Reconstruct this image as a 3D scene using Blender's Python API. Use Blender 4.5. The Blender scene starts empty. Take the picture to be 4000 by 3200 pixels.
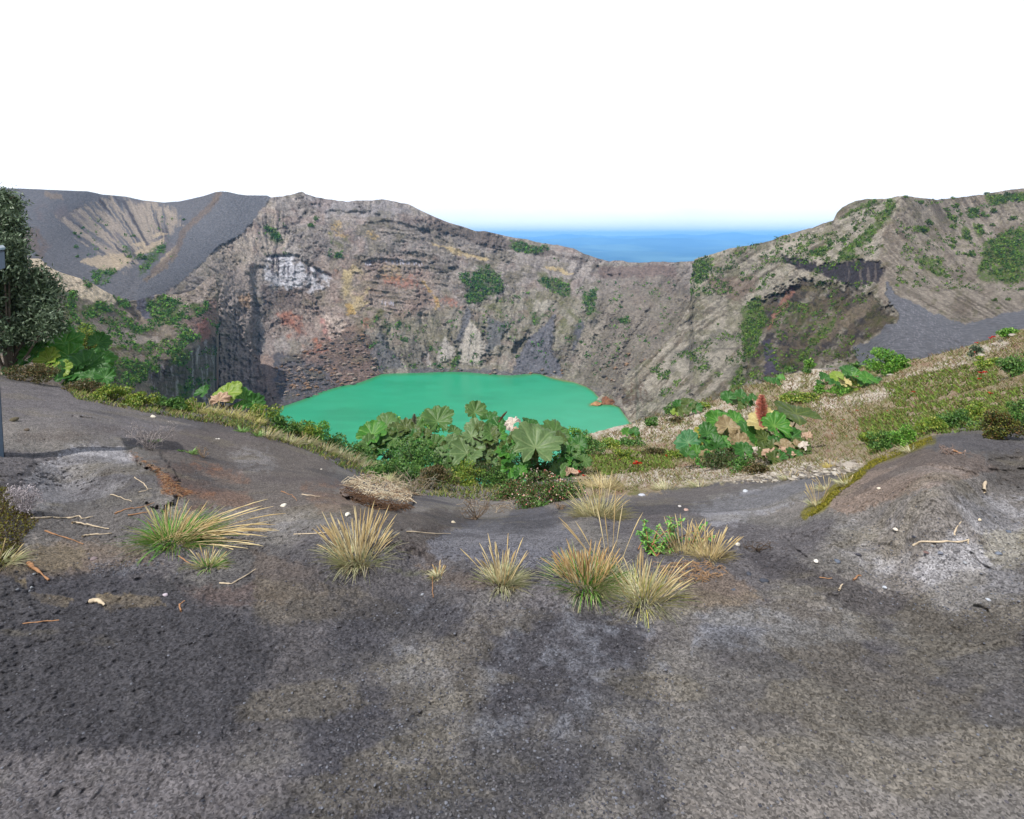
import bpy, math, random
import numpy as np
random.seed(7)
# ------------------------------------------------------------------ camera, sky, sun, exposure
S = bpy.context.scene
F = 2400.0; HOR = 922.0; EYE = 1.65          # lens and eye height shared by the camera and the layout helpers
cd = bpy.data.cameras.new('camera'); cam = bpy.data.objects.new('camera', cd)
S.collection.objects.link(cam); S.camera = cam
cd.sensor_fit = 'HORIZONTAL'; cd.sensor_width = 36; cd.lens = 36 * F / 4000.0
cd.shift_y = -(1600 - HOR) / 4000.0
cd.clip_start = 0.05; cd.clip_end = 200000
cam.location = (0, 0, EYE); cam.rotation_euler = (math.pi / 2, 0, 0)
S.render.resolution_x = 1024; S.render.resolution_y = 819
S.render.engine = 'CYCLES'
S.view_settings.view_transform = 'Standard'; S.view_settings.look = 'None'
S.view_settings.exposure = 0.28; S.view_settings.gamma = 1.0

SUN_DIR = np.array([0.36, 0.44, -0.82]); SUN_DIR /= np.linalg.norm(SUN_DIR)
sl = bpy.data.lights.new('sun', 'SUN'); sl.energy = 4.8; sl.angle = math.radians(0.6); sl.color = (1.0, 0.95, 0.88)
so = bpy.data.objects.new('sun', sl); S.collection.objects.link(so)
from mathutils import Vector
so.rotation_euler = Vector(SUN_DIR).to_track_quat('-Z', 'Y').to_euler()
elev = math.asin(-SUN_DIR[2]); azi = math.atan2(-SUN_DIR[0], -SUN_DIR[1])

W = bpy.data.worlds.new('World'); S.world = W; W.use_nodes = True
nt = W.node_tree; nt.nodes.clear()
def N(t, typ, **kw):
    n = t.nodes.new(typ)
    for k, v in kw.items(): setattr(n, k, v)
    return n
wo = N(nt, 'ShaderNodeOutputWorld')
sky = N(nt, 'ShaderNodeTexSky', sky_type='NISHITA', sun_disc=False, sun_elevation=elev, sun_rotation=azi)
b1 = N(nt, 'ShaderNodeBackground'); b1.inputs['Strength'].default_value = 0.10
b2 = N(nt, 'ShaderNodeBackground'); b2.inputs['Strength'].default_value = 1.0
tc = N(nt, 'ShaderNodeTexCoord'); no = N(nt, 'ShaderNodeTexNoise'); no.inputs['Scale'].default_value = 3.0
no.inputs['Detail'].default_value = 6; rp = N(nt, 'ShaderNodeValToRGB')
rp.color_ramp.elements[0].position = 0.30; rp.color_ramp.elements[0].color = (1.05, 1.08, 1.14, 1)
rp.color_ramp.elements[1].position = 0.50; rp.color_ramp.elements[1].color = (1.18, 1.18, 1.18, 1)
mx = N(nt, 'ShaderNodeMixShader'); sx = N(nt, 'ShaderNodeSeparateXYZ'); cf = N(nt, 'ShaderNodeMapRange'); cf.inputs['From Min'].default_value = 0.42; cf.inputs['From Max'].default_value = 0.62; cf.inputs['To Min'].default_value = 1.0; cf.inputs['To Max'].default_value = 0.22    # solid cloud low down, broken cloud overhead
L = nt.links.new
mpn = N(nt, 'ShaderNodeMapping'); mpn.inputs['Scale'].default_value = (1, 1, 4.0)
L(tc.outputs['Generated'], mpn.inputs['Vector']); L(mpn.outputs[0], no.inputs['Vector'])
L(no.outputs['Fac'], rp.inputs[0]); L(rp.outputs[0], b2.inputs['Color'])
L(tc.outputs['Generated'], sx.inputs[0]); L(sx.outputs['Z'], cf.inputs['Value']); L(cf.outputs[0], mx.inputs[0])
L(sky.outputs[0], b1.inputs['Color']); L(b1.outputs[0], mx.inputs[1]); L(b2.outputs[0], mx.inputs[2]); L(mx.outputs[0], wo.inputs[0])

# ------------------------------------------------------------------ helpers
COL = S.collection
ALB = 0.74        # display value -> albedo under this light
def lin(c):
    c = np.asarray(c, float) / 255.0
    return np.where(c <= 0.04045, c / 12.92, ((c + 0.055) / 1.055) ** 2.4)
def A(r, g, b): return lin((r, g, b)) * ALB
def tag(o, label=None, cat=None, group=None, kind=None):
    if label: o['label'] = label
    if cat: o['category'] = cat
    if group: o['group'] = group
    if kind: o['kind'] = kind
    return o
def empty(name, loc, label=None, cat=None, group=None):
    o = bpy.data.objects.new(name, None); COL.objects.link(o); o.location = loc; o.empty_display_size = 0.1
    return tag(o, label, cat, group)
def fastmesh(name, V, Fc, mat, parent=None, col=None, smooth=True, uvw=None):
    """V (n,3) float, Fc (m,k) int with constant k, col (n,3)"""
    V = np.ascontiguousarray(V, dtype=np.float32).reshape(-1, 3); Fc = np.ascontiguousarray(Fc, dtype=np.int32)
    me = bpy.data.meshes.new(name); m, k = Fc.shape
    me.vertices.add(len(V)); me.vertices.foreach_set('co', V.ravel())
    me.loops.add(m * k); me.loops.foreach_set('vertex_index', Fc.ravel())
    me.polygons.add(m); me.polygons.foreach_set('loop_start', np.arange(0, m * k, k, dtype=np.int32))
    me.update(calc_edges=True)
    me.polygons.foreach_set('use_smooth', np.full(m, smooth, dtype=bool))
    if col is not None:
        a = me.color_attributes.new('Col', 'FLOAT_COLOR', 'POINT')
        c4 = np.ones((len(V), 4), np.float32); c4[:, :3] = np.asarray(col).reshape(-1, 3)
        a.data.foreach_set('color', c4.ravel())
    me.validate(); me.materials.append(mat)
    o = bpy.data.objects.new(name, me); COL.objects.link(o)
    if parent is not None:
        o.parent = parent
        for v in (0,): pass
        me.transform(__import__('mathutils').Matrix.Translation(-Vector(parent.location)))
    return o
def P3(nx, ny, D):
    return np.stack([(nx - 2000) / F * D, D + 0 * nx, EYE - (ny - HOR) / F * D], -1)

# noise ---------------------------------------------------------------
def _h(ix, iy, seed):
    n = (ix.astype(np.int64) * 374761393 + iy.astype(np.int64) * 668265263 + seed * 974711) & 0x7fffffff
    n = (n ^ (n >> 13)) * 1274126177 & 0x7fffffff
    return ((n ^ (n >> 16)) & 0xffff) / 65535.0
def vn(x, y, seed=0):
    x0 = np.floor(x); y0 = np.floor(y); fx = x - x0; fy = y - y0
    fx = fx * fx * fx * (fx * (fx * 6 - 15) + 10); fy = fy * fy * fy * (fy * (fy * 6 - 15) + 10)
    a = _h(x0, y0, seed); b = _h(x0 + 1, y0, seed); c = _h(x0, y0 + 1, seed); d = _h(x0 + 1, y0 + 1, seed)
    return (a + (b - a) * fx + (c - a) * fy + (a - b - c + d) * fx * fy) * 2 - 1
def fbm(x, y, oct=4, seed=0, gain=0.5, ridge=False):
    s = 0; a = 1; t = 0
    for o in range(oct):
        n = vn(x, y, seed + o * 17)
        if ridge: n = 1 - 2 * np.abs(n)
        s = s + a * n; t += a; a *= gain
        x, y = (x * 0.8 - y * 0.6) * 2.03 + 3.1, (x * 0.6 + y * 0.8) * 2.03 - 1.7
    return s / t
def dirn(x, y, ang, ls, ll, oct=4, seed=0, ridge=False, gain=0.55):
    """noise stretched along a direction (degrees, image x right, y down); ls short, ll long wavelength"""
    a = math.radians(ang) if not isinstance(ang, np.ndarray) else np.radians(ang)
    u = x * np.cos(a) + y * np.sin(a); v = -x * np.sin(a) + y * np.cos(a)
    s = 0; am = 1; t = 0; f = 1.0
    for o in range(oct):
        n = vn(u / ll * f + o * 5.3, v / ls * f + o * 9.1, seed + o * 31)
        if ridge: n = 1 - 2 * np.abs(n)
        s = s + am * n; t += am; am *= gain; f *= 2.0
    return s / t
def dirb(x, y, co, nodes, angs, ls, ll, oct=4, seed=0, ridge=False):
    """directional noise whose direction changes from place to place: fixed directions blended between nodes"""
    s = 0; co = np.asarray(co, float)
    for k, (n_, a_) in enumerate(zip(nodes, angs)):
        lo = nodes[k - 1] if k else -1e9; hi = nodes[k + 1] if k + 1 < len(nodes) else 1e9
        w = np.where(co < n_, np.clip((co - lo) / (n_ - lo), 0, 1) if k else 1.0, np.clip((hi - co) / (hi - n_), 0, 1) if k + 1 < len(nodes) else 1.0)
        s = s + w * dirn(x, y, a_, ls, ll, oct, seed + k, ridge)
    return s
def sst(a, b, x):
    t = np.clip((x - a) / (b - a), 0, 1); return t * t * (3 - 2 * t)
def segd(x, y, pts, closed=False):
    pts = list(pts); 
    if closed: pts = pts + [pts[0]]
    d = np.full(x.shape, 1e9)
    for (x0, y0), (x1, y1) in zip(pts[:-1], pts[1:]):
        dx, dy = x1 - x0, y1 - y0; t = np.clip(((x - x0) * dx + (y - y0) * dy) / (dx * dx + dy * dy + 1e-9), 0, 1)
        d = np.minimum(d, (x - x0 - t * dx) ** 2 + (y - y0 - t * dy) ** 2)
    return np.sqrt(d)
def inside(x, y, pts):
    ins = np.zeros(x.shape, bool); pts = list(pts)
    for (x0, y0), (x1, y1) in zip(pts, pts[1:] + pts[:1]):
        if y0 == y1: continue
        c = ((y0 > y) != (y1 > y)) & (x < (x1 - x0) * (y - y0) / (y1 - y0) + x0); ins ^= c
    return ins
_pc = {}
def poly(x, y, pts, soft=8.0):
    k = id(x)
    if k not in _pc: _pc[k] = (x, fbm(x / 16, y / 13, 4, 991, 0.62))      # ragged edges
    d = segd(x, y, pts, True); d = np.where(inside(x, y, pts), d, -d) + _pc[k][1] * (5 + 0.9 * soft); soft = soft * 0.45
    return sst(-soft, soft, d)
def line(x, y, pts, w, soft=4.0): return 1 - sst(w, w + soft, segd(x, y, pts))
def tps(pts):
    p = np.array(pts, float); n = len(p); xy = p[:, :2] / 1000; v = np.log(p[:, 2])
    r2 = ((xy[:, None] - xy[None]) ** 2).sum(-1); K = np.where(r2 > 0, 0.5 * r2 * np.log(r2 + 1e-12), 0) + np.eye(n) * 2e-3
    Pm = np.hstack([np.ones((n, 1)), xy]); M = np.zeros((n + 3, n + 3)); M[:n, :n] = K; M[:n, n:] = Pm; M[n:, :n] = Pm.T
    w = np.linalg.solve(M, np.concatenate([v, np.zeros(3)]))
    def f(x, y):
        x = np.asarray(x, float) / 1000; y = np.asarray(y, float) / 1000; s = w[n] + w[n + 1] * x + w[n + 2] * y
        for i in range(n):
            r2 = (x - xy[i, 0]) ** 2 + (y - xy[i, 1]) ** 2; s = s + w[i] * 0.5 * r2 * np.log(r2 + 1e-12)
        return np.exp(s)
    return f
def interp(pts): 
    a = np.array(pts, float); return lambda x: np.interp(x, a[:, 0], a[:, 1])
class Paint:
    def __init__(s, x, y, base): s.x, s.y = x, y; s.c = np.ones(x.shape + (3,)) * np.asarray(base)
    def mix(s, m, col, k=1.0): m = np.clip(m * k, 0, 1)[..., None]; s.c = s.c * (1 - m) + np.asarray(col) * m
def gridfaces(r, c):
    i = np.arange(r * c).reshape(r, c)
    return np.stack([i[:-1, :-1], i[1:, :-1], i[1:, 1:], i[:-1, 1:]], -1).reshape(-1, 4)

def away(P_, s, drop):      # the same edge pushed back along the line of sight and lowered: the hidden rear slope
    O = np.array([0, 0, EYE]); k = 1 + s / np.maximum(P_[..., 1:2], 1); Q = O + (P_ - O) * k; Q[..., 2] -= drop * s; return Q
def ledges(x, y, per, seed, tilt=0.1):
    u = (y + tilt * x) / per + 1.6 * fbm(x / 120, y / 60, 4, seed) ; f = u - np.floor(u); return np.where(f < .12, f / .12, 1 - (f - .12) / .88) - .5
# materials ------------------------------------------------------------
def mat_attr(name, rough=0.92, spec=0.1, nscale=1.0, namt=0.25, bump=0.0, bscale=None, bdist=1.0, attr=True, color=None, trans=0.0, detail=6, vor=0.0, vscale=60.0):
    m = bpy.data.materials.new(name); m.use_nodes = True; t = m.node_tree; p = t.nodes['Principled BSDF']; l = t.links.new
    p.inputs['Roughness'].default_value = rough; p.inputs['Specular IOR Level'].default_value = spec
    tc = N(t, 'ShaderNodeTexCoord'); g = N(t, 'ShaderNodeNewGeometry'); n = N(t, 'ShaderNodeTexNoise'); n.inputs['Scale'].default_value = nscale; n.inputs['Detail'].default_value = detail
    n.inputs['Roughness'].default_value = 0.65
    l(g.outputs['Position'], n.inputs['Vector'])
    mr = N(t, 'ShaderNodeMapRange'); mr.inputs['From Min'].default_value = 0.25; mr.inputs['From Max'].default_value = 0.75
    mr.inputs['To Min'].default_value = 1 - namt; mr.inputs['To Max'].default_value = 1 + namt; l(n.outputs['Fac'], mr.inputs['Value'])
    vm = N(t, 'ShaderNodeVectorMath', operation='SCALE')
    if attr:
        at = N(t, 'ShaderNodeAttribute'); at.attribute_name = 'Col'; l(at.outputs['Color'], vm.inputs[0])
    else: vm.inputs[0].default_value = tuple(color)
    l(mr.outputs[0], vm.inputs['Scale']); out = vm.outputs[0]
    if vor:
        v = N(t, 'ShaderNodeTexVoronoi'); v.inputs['Scale'].default_value = vscale; l(g.outputs['Position'], v.inputs['Vector'])
        sp = N(t, 'ShaderNodeSeparateColor'); l(v.outputs['Color'], sp.inputs[0])
        m2 = N(t, 'ShaderNodeMapRange'); m2.inputs['To Min'].default_value = 1 - vor; m2.inputs['To Max'].default_value = 1 + vor * 1.1; l(sp.outputs[0], m2.inputs['Value'])
        v2 = N(t, 'ShaderNodeVectorMath', operation='SCALE'); l(out, v2.inputs[0]); l(m2.outputs[0], v2.inputs['Scale']); out = v2.outputs[0]
    l(out, p.inputs['Base Color'])
    if bump:
        b = N(t, 'ShaderNodeBump'); b.inputs['Strength'].default_value = bump; b.inputs['Distance'].default_value = bdist
        n2 = N(t, 'ShaderNodeTexNoise'); n2.inputs['Scale'].default_value = bscale or nscale * 2; n2.inputs['Detail'].default_value = 8; n2.inputs['Roughness'].default_value = 0.7
        l(g.outputs['Position'], n2.inputs['Vector']); l(n2.outputs['Fac'], b.inputs['Height']); l(b.outputs[0], p.inputs['Normal'])
    if trans:
        o = t.nodes['Material Output']; tr = N(t, 'ShaderNodeBsdfTranslucent'); ms = N(t, 'ShaderNodeMixShader'); ms.inputs[0].default_value = trans
        l(out, tr.inputs['Color']); l(p.outputs[0], ms.inputs[1]); l(tr.outputs[0], ms.inputs[2]); l(ms.outputs[0], o.inputs['Surface'])
    return m
M_far = mat_attr('volcanic_rock', nscale=0.55, namt=0.48, bump=1.0, bscale=0.5, bdist=3.2)
M_mid = mat_attr('crater_flank_rock', nscale=0.8, namt=0.60, bump=1.0, bscale=0.9, bdist=2.0)
M_near = mat_attr('volcanic_ash_soil', nscale=30.0, namt=0.30, bump=0.8, bscale=90.0, bdist=0.012, vor=0.5, vscale=150.0)

# ------------------------------------------------------------------ far crater wall (with the ash hill on the left)
GREEN = A(62, 98, 42); GREEN2 = A(88, 118, 48); OLIVE = A(98, 98, 66); SLATE = A(108, 108, 113); CREAM = A(176, 164, 148)
WHITE = A(205, 205, 212); OCHRE = A(190, 162, 104); RUST = A(160, 98, 78); DARK = A(62, 58, 60); PINK = A(165, 130, 125); BROWN = A(112, 98, 88)
sky1 = interp([(-700, 700), (-200, 728), (100, 738), (340, 747), (400, 760), (490, 768), (560, 783), (640, 791), (700, 787), (760, 775), (800, 765), (840, 751), (865, 748), (890, 750),
  (930, 760), (960, 763), (1045, 765), (1060, 772), (1090, 768), (1130, 762), (1165, 752), (1180, 749), (1195, 758), (1235, 771), (1300, 780), (1350, 788), (1400, 783), (1450, 782), (1490, 777),
  (1530, 785), (1545, 787), (1600, 800), (1640, 820), (1700, 848), (1760, 873), (1800, 882), (1860, 903), (1900, 905), (1950, 916), (2000, 928), (2060, 937), (2120, 950), (2170, 957),
  (2240, 970), (2280, 990), (2330, 1008), (2380, 1022), (2400, 1017), (2430, 1018), (2450, 1025), (2500, 1027), (2540, 1024), (2590, 1022), (2620, 1026), (2700, 1022), (2760, 1015), (3000, 1000), (3200, 990)])
shore = interp([(1040, 1640), (1072, 1608), (1100, 1590), (1190, 1560), (1260, 1530), (1330, 1510), (1410, 1495), (1450, 1480), (1490, 1462), (1560, 1459), (1660, 1457), (1740, 1453), (1830, 1455), (1900, 1462),
  (2000, 1468), (2040, 1466), (2085, 1458), (2110, 1460), (2150, 1475), (2200, 1487), (2240, 1492), (2290, 1510), (2320, 1530), (2345, 1560), (2380, 1576), (2420, 1590), (2440, 1620), (2462, 1650), (2520, 1700), (2600, 1800)])
LAKE = 110.0
LAKE = 106.0
def lk(y): return F * LAKE / (y - HOR)
pts1 = [(x, float(shore(x)), lk(float(shore(x)))) for x in (1072, 1100, 1190, 1260, 1330, 1410, 1490, 1560, 1660, 1740, 1830, 1900, 2000, 2085, 2150, 2240, 2290, 2345, 2400, 2462)]
pts1 += [(1180, 750, 610), (1500, 782, 625), (1350, 785, 620), (1020, 765, 600), (860, 748, 590), (640, 790, 640), (340, 748, 600), (0, 740, 560), (-500, 720, 520), (1760, 873, 640), (2000, 928, 650),
  (2240, 970, 640), (2400, 1020, 620), (2600, 1022, 590), (2760, 1000, 560), (2950, 1000, 540), (1500, 1100, 545), (1500, 1300, 505), (1800, 1150, 560), (1800, 1300, 515), (2100, 1200, 540), (2350, 1200, 520), (2350, 1400, 450),
  (1200, 1000, 545), (1100, 1100, 530), (1100, 1250, 505), (1120, 1420, 455), (1000, 1300, 480), (950, 1450, 430), (1000, 1600, 378), (900, 1600, 372), (850, 1700, 350),
  (700, 1000, 470), (560, 1200, 330), (900, 1000, 520), (800, 1120, 440), (400, 900, 540), (200, 800, 520), (200, 1000, 400), (450, 1000, 440), (520, 1080, 385), (100, 1150, 300), (-300, 1100, 300), (560, 1300, 320), (300, 1300, 280),
  (2700, 1200, 480), (2800, 1500, 400), (2650, 1350, 430)]
fD1 = tps(pts1)
x1 = np.arange(-420, 2960, 3.1); NR = 300
top = sky1(x1) + 2.2 * fbm(x1 / 22, x1 * 0 + 3, 4, 5) * sst(900, 1000, x1) + 1.2 * fbm(x1 / 70, x1 * 0 + 3, 3, 5)
t = np.linspace(0, 1, NR)[:, None] ** 0.97
Y1 = top[None] + t * (1725 - top[None]); X1 = np.repeat(x1[None], NR, 0)
D1 = fD1(X1, Y1)
wx = X1 + 14 * fbm(X1 / 60, Y1 / 60, 4, 11); wy = Y1 + 14 * fbm(X1 / 60, Y1 / 60, 4, 23)       # natural edges
wx2 = X1 + 5 * fbm(X1 / 14, Y1 / 14, 3, 12); wy2 = Y1 + 5 * fbm(X1 / 14, Y1 / 14, 3, 22)
rim = [(1062, 765), (985, 870), (930, 925), (850, 965), (790, 1030), (740, 1070), (700, 1110), (640, 1145), (590, 1180), (570, 1240)]
ash_cone = [(800, 700), (1062, 700)] + rim + [(520, 1230), (525, 1160), (545, 1105), (600, 1080), (650, 1035), (690, 975), (705, 930), (740, 885), (800, 840), (860, 760)]
left_hill = [(-500, 650), (800, 650), (860, 760), (800, 840), (740, 885), (705, 930), (690, 975), (640, 1040), (540, 1110), (525, 1300), (-500, 1300)]
m_cone = poly(wx2, wy2, ash_cone, 5); m_hill = poly(wx2, wy2, left_hill, 8) * (1 - m_cone)
m_wall = np.clip(1 - m_cone - m_hill, 0, 1)
# rock displacement for the wall: directional erosion, strata, crags (in px-equivalents)
big = fbm(X1 / 170, Y1 / 130, 5, 41); ang = np.interp(X1, [850, 1100, 1500, 1900, 2300, 2700], [62, 58, 80, 98, 118, 135])
AN = ([850, 1100, 1500, 1900, 2300, 2700], [52, 58, 74, 98, 118, 135]); gul = dirb(wx2, wy2, X1, *AN, 20, 260, 4, 61, True); crag = fbm(wx / 30, wy / 24, 5, 71, 0.6, True)
str_ang = np.interp(X1, [1000, 1500, 1900, 2400, 2700], [-15, 6, 12, 14, 0])
strata = dirb(wx2, wy2, X1, [1000, 1500, 1900, 2400, 2700], [-15, 6, 12, 14, 0], 10, 200, 4, 81)
m_str = np.clip(poly(wx, wy, [(1400, 880), (1700, 870), (2050, 960), (2200, 1010), (2230, 1100), (1950, 1110), (1830, 1200), (1440, 1240), (1420, 1100), (1640, 980)], 30), 0, 1) * m_wall
m_low = poly(wx, wy, [(1380, 1250), (1850, 1190), (2100, 1120), (2300, 1160), (2700, 1100), (2700, 1750), (1380, 1750)], 40) * m_wall
m_talus = poly(wx2, wy2, [(1050, 1385), (1180, 1380), (1300, 1290), (1400, 1260), (1450, 1330), (1500, 1440), (1480, 1475), (1250, 1600), (1000, 1640), (1020, 1480)], 18)
flute = 0
def fan_noise(x, y, cx, cy, lam, R, ll, seed, oct=3):
    th = np.arctan2(y - cy, x - cx); r = np.hypot(x - cx, y - cy); s = 0; a = 1; tt = 0; f = 1
    for o in range(oct):
        s = s + a * (1 - 2 * np.abs(vn(th * R / lam * f + 50, r / ll * f, seed + o * 7))); tt += a; a *= 0.55; f *= 2
    return s / tt
flute = fan_noise(wx2, wy2, 1060, 1180, 16, 300, 150, 137)
m_fl = poly(wx, wy, [(1060, 770), (985, 875), (850, 970), (700, 1115), (600, 1190), (850, 1180), (900, 1080), (1000, 1010), (1120, 960), (1130, 860)], 12) * m_wall
fine = fbm(X1 / 7, Y1 / 6, 4, 91, 0.65); rough = sst(-.35, .35, fbm(X1 / 110, Y1 / 80, 4, 97)); ribs = dirb(X1 + 45 * fbm(X1 / 110, Y1 / 90, 4, 981), Y1 + 45 * fbm(X1 / 110, Y1 / 90, 4, 982), X1, *AN, 60, 170, 3, 98, True); m_md = poly(wx, wy, [(1150, 800), (1500, 790), (1750, 880), (2000, 960), (1900, 1180), (1400, 1260), (1200, 1200)], 60); led = ledges(wx2, wy2, 46, 99, .12) * rough
disp = m_wall * (18 * big + 15 * ribs * (1 - m_talus) * (1 - .3 * m_md) - (9 + 6 * m_md) * led * (1 - m_low * .7) * (1 - m_talus) + (12 * gul * (1 - m_str * 0.75) * (1 - 0.8 * m_talus) * (1 - .6 * m_md)) * (1 - m_fl) + 14 * flute * m_fl + (7.5 + 5 * m_md) * crag * (1 - 0.45 * m_low) * (.4 + rough) + m_str * 9 * strata + 3 * strata + 5.0 * fine)
disp += m_talus * 3.5 * fbm(X1 / 7, Y1 / 7, 3, 93, 0.6)
# fans / gullies of the left ash hill
mg = poly(wx, wy, [(225, 860), (330, 800), (420, 775), (560, 785), (690, 825), (710, 870), (650, 925), (570, 975), (500, 1060), (430, 1020), (310, 940)], 26)
def fan_noise(x, y, cx, cy, lam, R, ll, seed, oct=3):
    th = np.arctan2(y - cy, x - cx); r = np.hypot(x - cx, y - cy); s = 0; a = 1; tt = 0; f = 1
    for o in range(oct):
        s = s + a * (1 - 2 * np.abs(vn(th * R / lam * f + 50, r / ll * f, seed + o * 7))); tt += a; a *= 0.55; f *= 2
    return s / tt
gg = fan_noise(wx2, wy2, 700, 1200, 17, 430, 260, 131)
disp += mg * (16 * gg + 1.0 * fbm(X1 / 6, Y1 / 6, 3, 132)) + m_hill * (5 * fbm(X1 / 120, Y1 / 90, 4, 133) + 0.5 * dirn(wx, wy, 42, 8, 160, 3, 135))
disp += m_cone * (3 * fbm(X1 / 130, Y1 / 120, 3, 140) + 0.25 * fbm(X1 / 5, Y1 / 5, 2, 141))
disp -= 7 * line(wx2, wy2, [(700, 905), (690, 960), (655, 1010), (590, 1060), (540, 1105)], 5, 16)       # step along the cone's foot
disp += 9 * line(wx2, wy2, [(700, 870), (640, 930), (560, 985), (525, 1050), (530, 1110), (480, 1150)], 3, 16)  # stream bed
# white-rock cliffs step, cave-like recess, buttress on the left
m_white = poly(wx2, wy2, [(1050, 1000), (1165, 1003), (1200, 1040), (1290, 1075), (1285, 1125), (1230, 1140), (1130, 1128), (1040, 1110), (1030, 1050)], 13)
disp += 22 * line(wx2, wy2, [(1050, 1003), (1165, 1001), (1200, 1040), (1290, 1078)], 1, 10)
vert = dirn(wx2, wy2, 90, 9, 120, 4, 151)
disp += m_white * 2.2 * vert
butt = [(880, 1060), (930, 1040), (985, 1085), (990, 1200), (985, 1330), (1010, 1420), (1050, 1530), (1075, 1612), (860, 1720), (850, 1200)]
m_butt = poly(wx2, wy2, butt, 9)
disp += 20 * line(wx2, wy2, [(1000, 1050), (992, 1200), (992, 1330), (1012, 1420)], 6, 22)
disp -= m_butt * sst(1050, 1260, Y1) * (55 - 22 * crag - 16 * vert - 26 * fbm(X1 / 40, Y1 / 70, 4, 155))
lower_mound = poly(wx2, wy2, [(1010, 1420), (1080, 1380), (1170, 1395), (1280, 1450), (1330, 1500), (1100, 1600), (1060, 1560)], 10)
disp -= 10 * lower_mound
FANS2 = ([(1480, 1290), (1545, 1380), (1580, 1440), (1480, 1450), (1450, 1380)], [(1600, 1290), (1650, 1380), (1640, 1440), (1590, 1430)], [(2300, 1250), (2330, 1300), (2270, 1430), (2230, 1460), (2250, 1360)], [(2400, 1130), (2440, 1170), (2340, 1320), (2310, 1300)], [(2500, 1180), (2540, 1200), (2400, 1400), (2340, 1440), (2370, 1360)])
# ash fans over the lake
for fan in ([(1830, 1190), (1905, 1350), (1870, 1430), (1780, 1420), (1795, 1300)], [(1735, 1260), (1790, 1380), (1770, 1420), (1700, 1430), (1690, 1370)], [(2168, 1230), (2155, 1350), (2200, 1460), (2100, 1470), (2000, 1450), (2060, 1330)],
            [(1905, 1240), (1985, 1260), (1960, 1370), (1900, 1400)], [(2040, 1270), (2060, 1310), (2000, 1360), (1995, 1320)]):
    disp -= 20 * poly(wx2, wy2, fan, 24)
for fan in FANS2: disp -= 18 * poly(wx2, wy2, fan, 18)
for ln in ([(1650, 1240), (1680, 1330), (1672, 1440)], [(2265, 1240), (2235, 1350), (2230, 1420)], [(2180, 1180), (2100, 1290), (2020, 1370)], [(2075, 1130), (2040, 1290), (2010, 1400)], [(1500, 1290), (1560, 1400), (1620, 1450)], [(1960, 1160), (1930, 1240), (1945, 1300)], [(2300, 1330), (2240, 1440)]):
    disp += 17 * line(wx2, wy2, ln, 5, 20)
for ln, a in (([(1430, 880), (1520, 872), (1560, 880), (1650, 905), (1750, 960)], 8), ([(1280, 832), (1350, 838), (1420, 838), (1480, 850)], 8), ([(1420, 1030), (1500, 1020), (1560, 1030), (1660, 1032)], 9), ([(2330, 1050), (2370, 1085), (2430, 1080)], 9),
              ([(2100, 1105), (2250, 1100), (2370, 1125)], 6), ([(1640, 905), (1800, 930), (1950, 1010)], 5), ([(2060, 1000), (2250, 1015), (2340, 1045)], 6), ([(1200, 830), (1170, 880), (1150, 960)], 5), ([(2000, 1090), (2080, 1095)], 6)):
    disp += 1.7 * a * line(wx2, wy2 + 3, ln, 4, 9)
taper = sst(0, 55, np.where(X1 > 1060, shore(X1) - Y1, 1000))
under = np.clip(Y1 - shore(X1), 0, None) * (X1 > 1060)
D1b = D1 * (1 + disp * taper / F)
D1b = np.where(under > 0, lk(np.maximum(Y1, 1000)) * (1 + under * 0.0012) + 0.5, D1b)
D1b = np.where((under > 0) & (Y1 < shore(X1) + 14), np.maximum(D1b, D1 * (1 + 0.0)), D1b)
# colour
P = Paint(X1, Y1, A(140, 134, 131)); n1 = fbm(wx / 90, wy / 70, 5, 201) * 1.2; n2 = fbm(X1 / 9, Y1 / 7, 4, 203, 0.6); n3 = fbm(wx / 40, wy / 30, 4, 205)
P.mix(sst(0.0, 0.5, n1), A(158, 152, 149)); P.mix(sst(0.0, 0.5, -n1), A(112, 106, 104), 0.8)
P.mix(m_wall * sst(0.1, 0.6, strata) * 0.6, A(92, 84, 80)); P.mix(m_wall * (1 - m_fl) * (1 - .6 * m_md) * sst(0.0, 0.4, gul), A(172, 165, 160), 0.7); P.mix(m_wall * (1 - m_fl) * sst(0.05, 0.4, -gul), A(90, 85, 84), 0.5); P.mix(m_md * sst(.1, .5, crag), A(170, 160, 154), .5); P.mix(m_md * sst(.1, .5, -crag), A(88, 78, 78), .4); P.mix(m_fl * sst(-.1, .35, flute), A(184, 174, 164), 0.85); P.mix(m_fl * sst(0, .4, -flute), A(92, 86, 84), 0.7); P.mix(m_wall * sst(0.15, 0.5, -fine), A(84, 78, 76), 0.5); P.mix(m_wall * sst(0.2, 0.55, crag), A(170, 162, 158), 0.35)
P.mix(m_wall * sst(0.15, 0.7, n3) * sst(950, 1100, Y1) * sst(1100, 1300, X1) * (1 - sst(1750, 1850, X1)), A(140, 112, 105), 0.6)
P.mix(m_str * sst(-0.1, 0.5, strata), A(92, 86, 70), 0.55); P.mix(m_str * sst(0.1, 0.6, -strata), A(150, 140, 122), 0.4)
P.mix(m_low, A(124, 120, 110), 0.8); P.mix(m_low * sst(-0.1, 0.35, n3), OLIVE, 0.6); P.mix(m_low * sst(-0.1, 0.35, gul), A(160, 154, 144), 0.75); P.mix(m_low * sst(0.3, .7, -n1), A(96, 94, 98), .6)
P.mix(m_talus, A(122, 106, 98)); P.mix(m_talus * sst(0.2, 0.5, n2), A(160, 142, 132), 0.6); P.mix(m_talus * sst(0.1, 0.5, -n3), A(98, 92, 92), 0.8)
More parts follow.
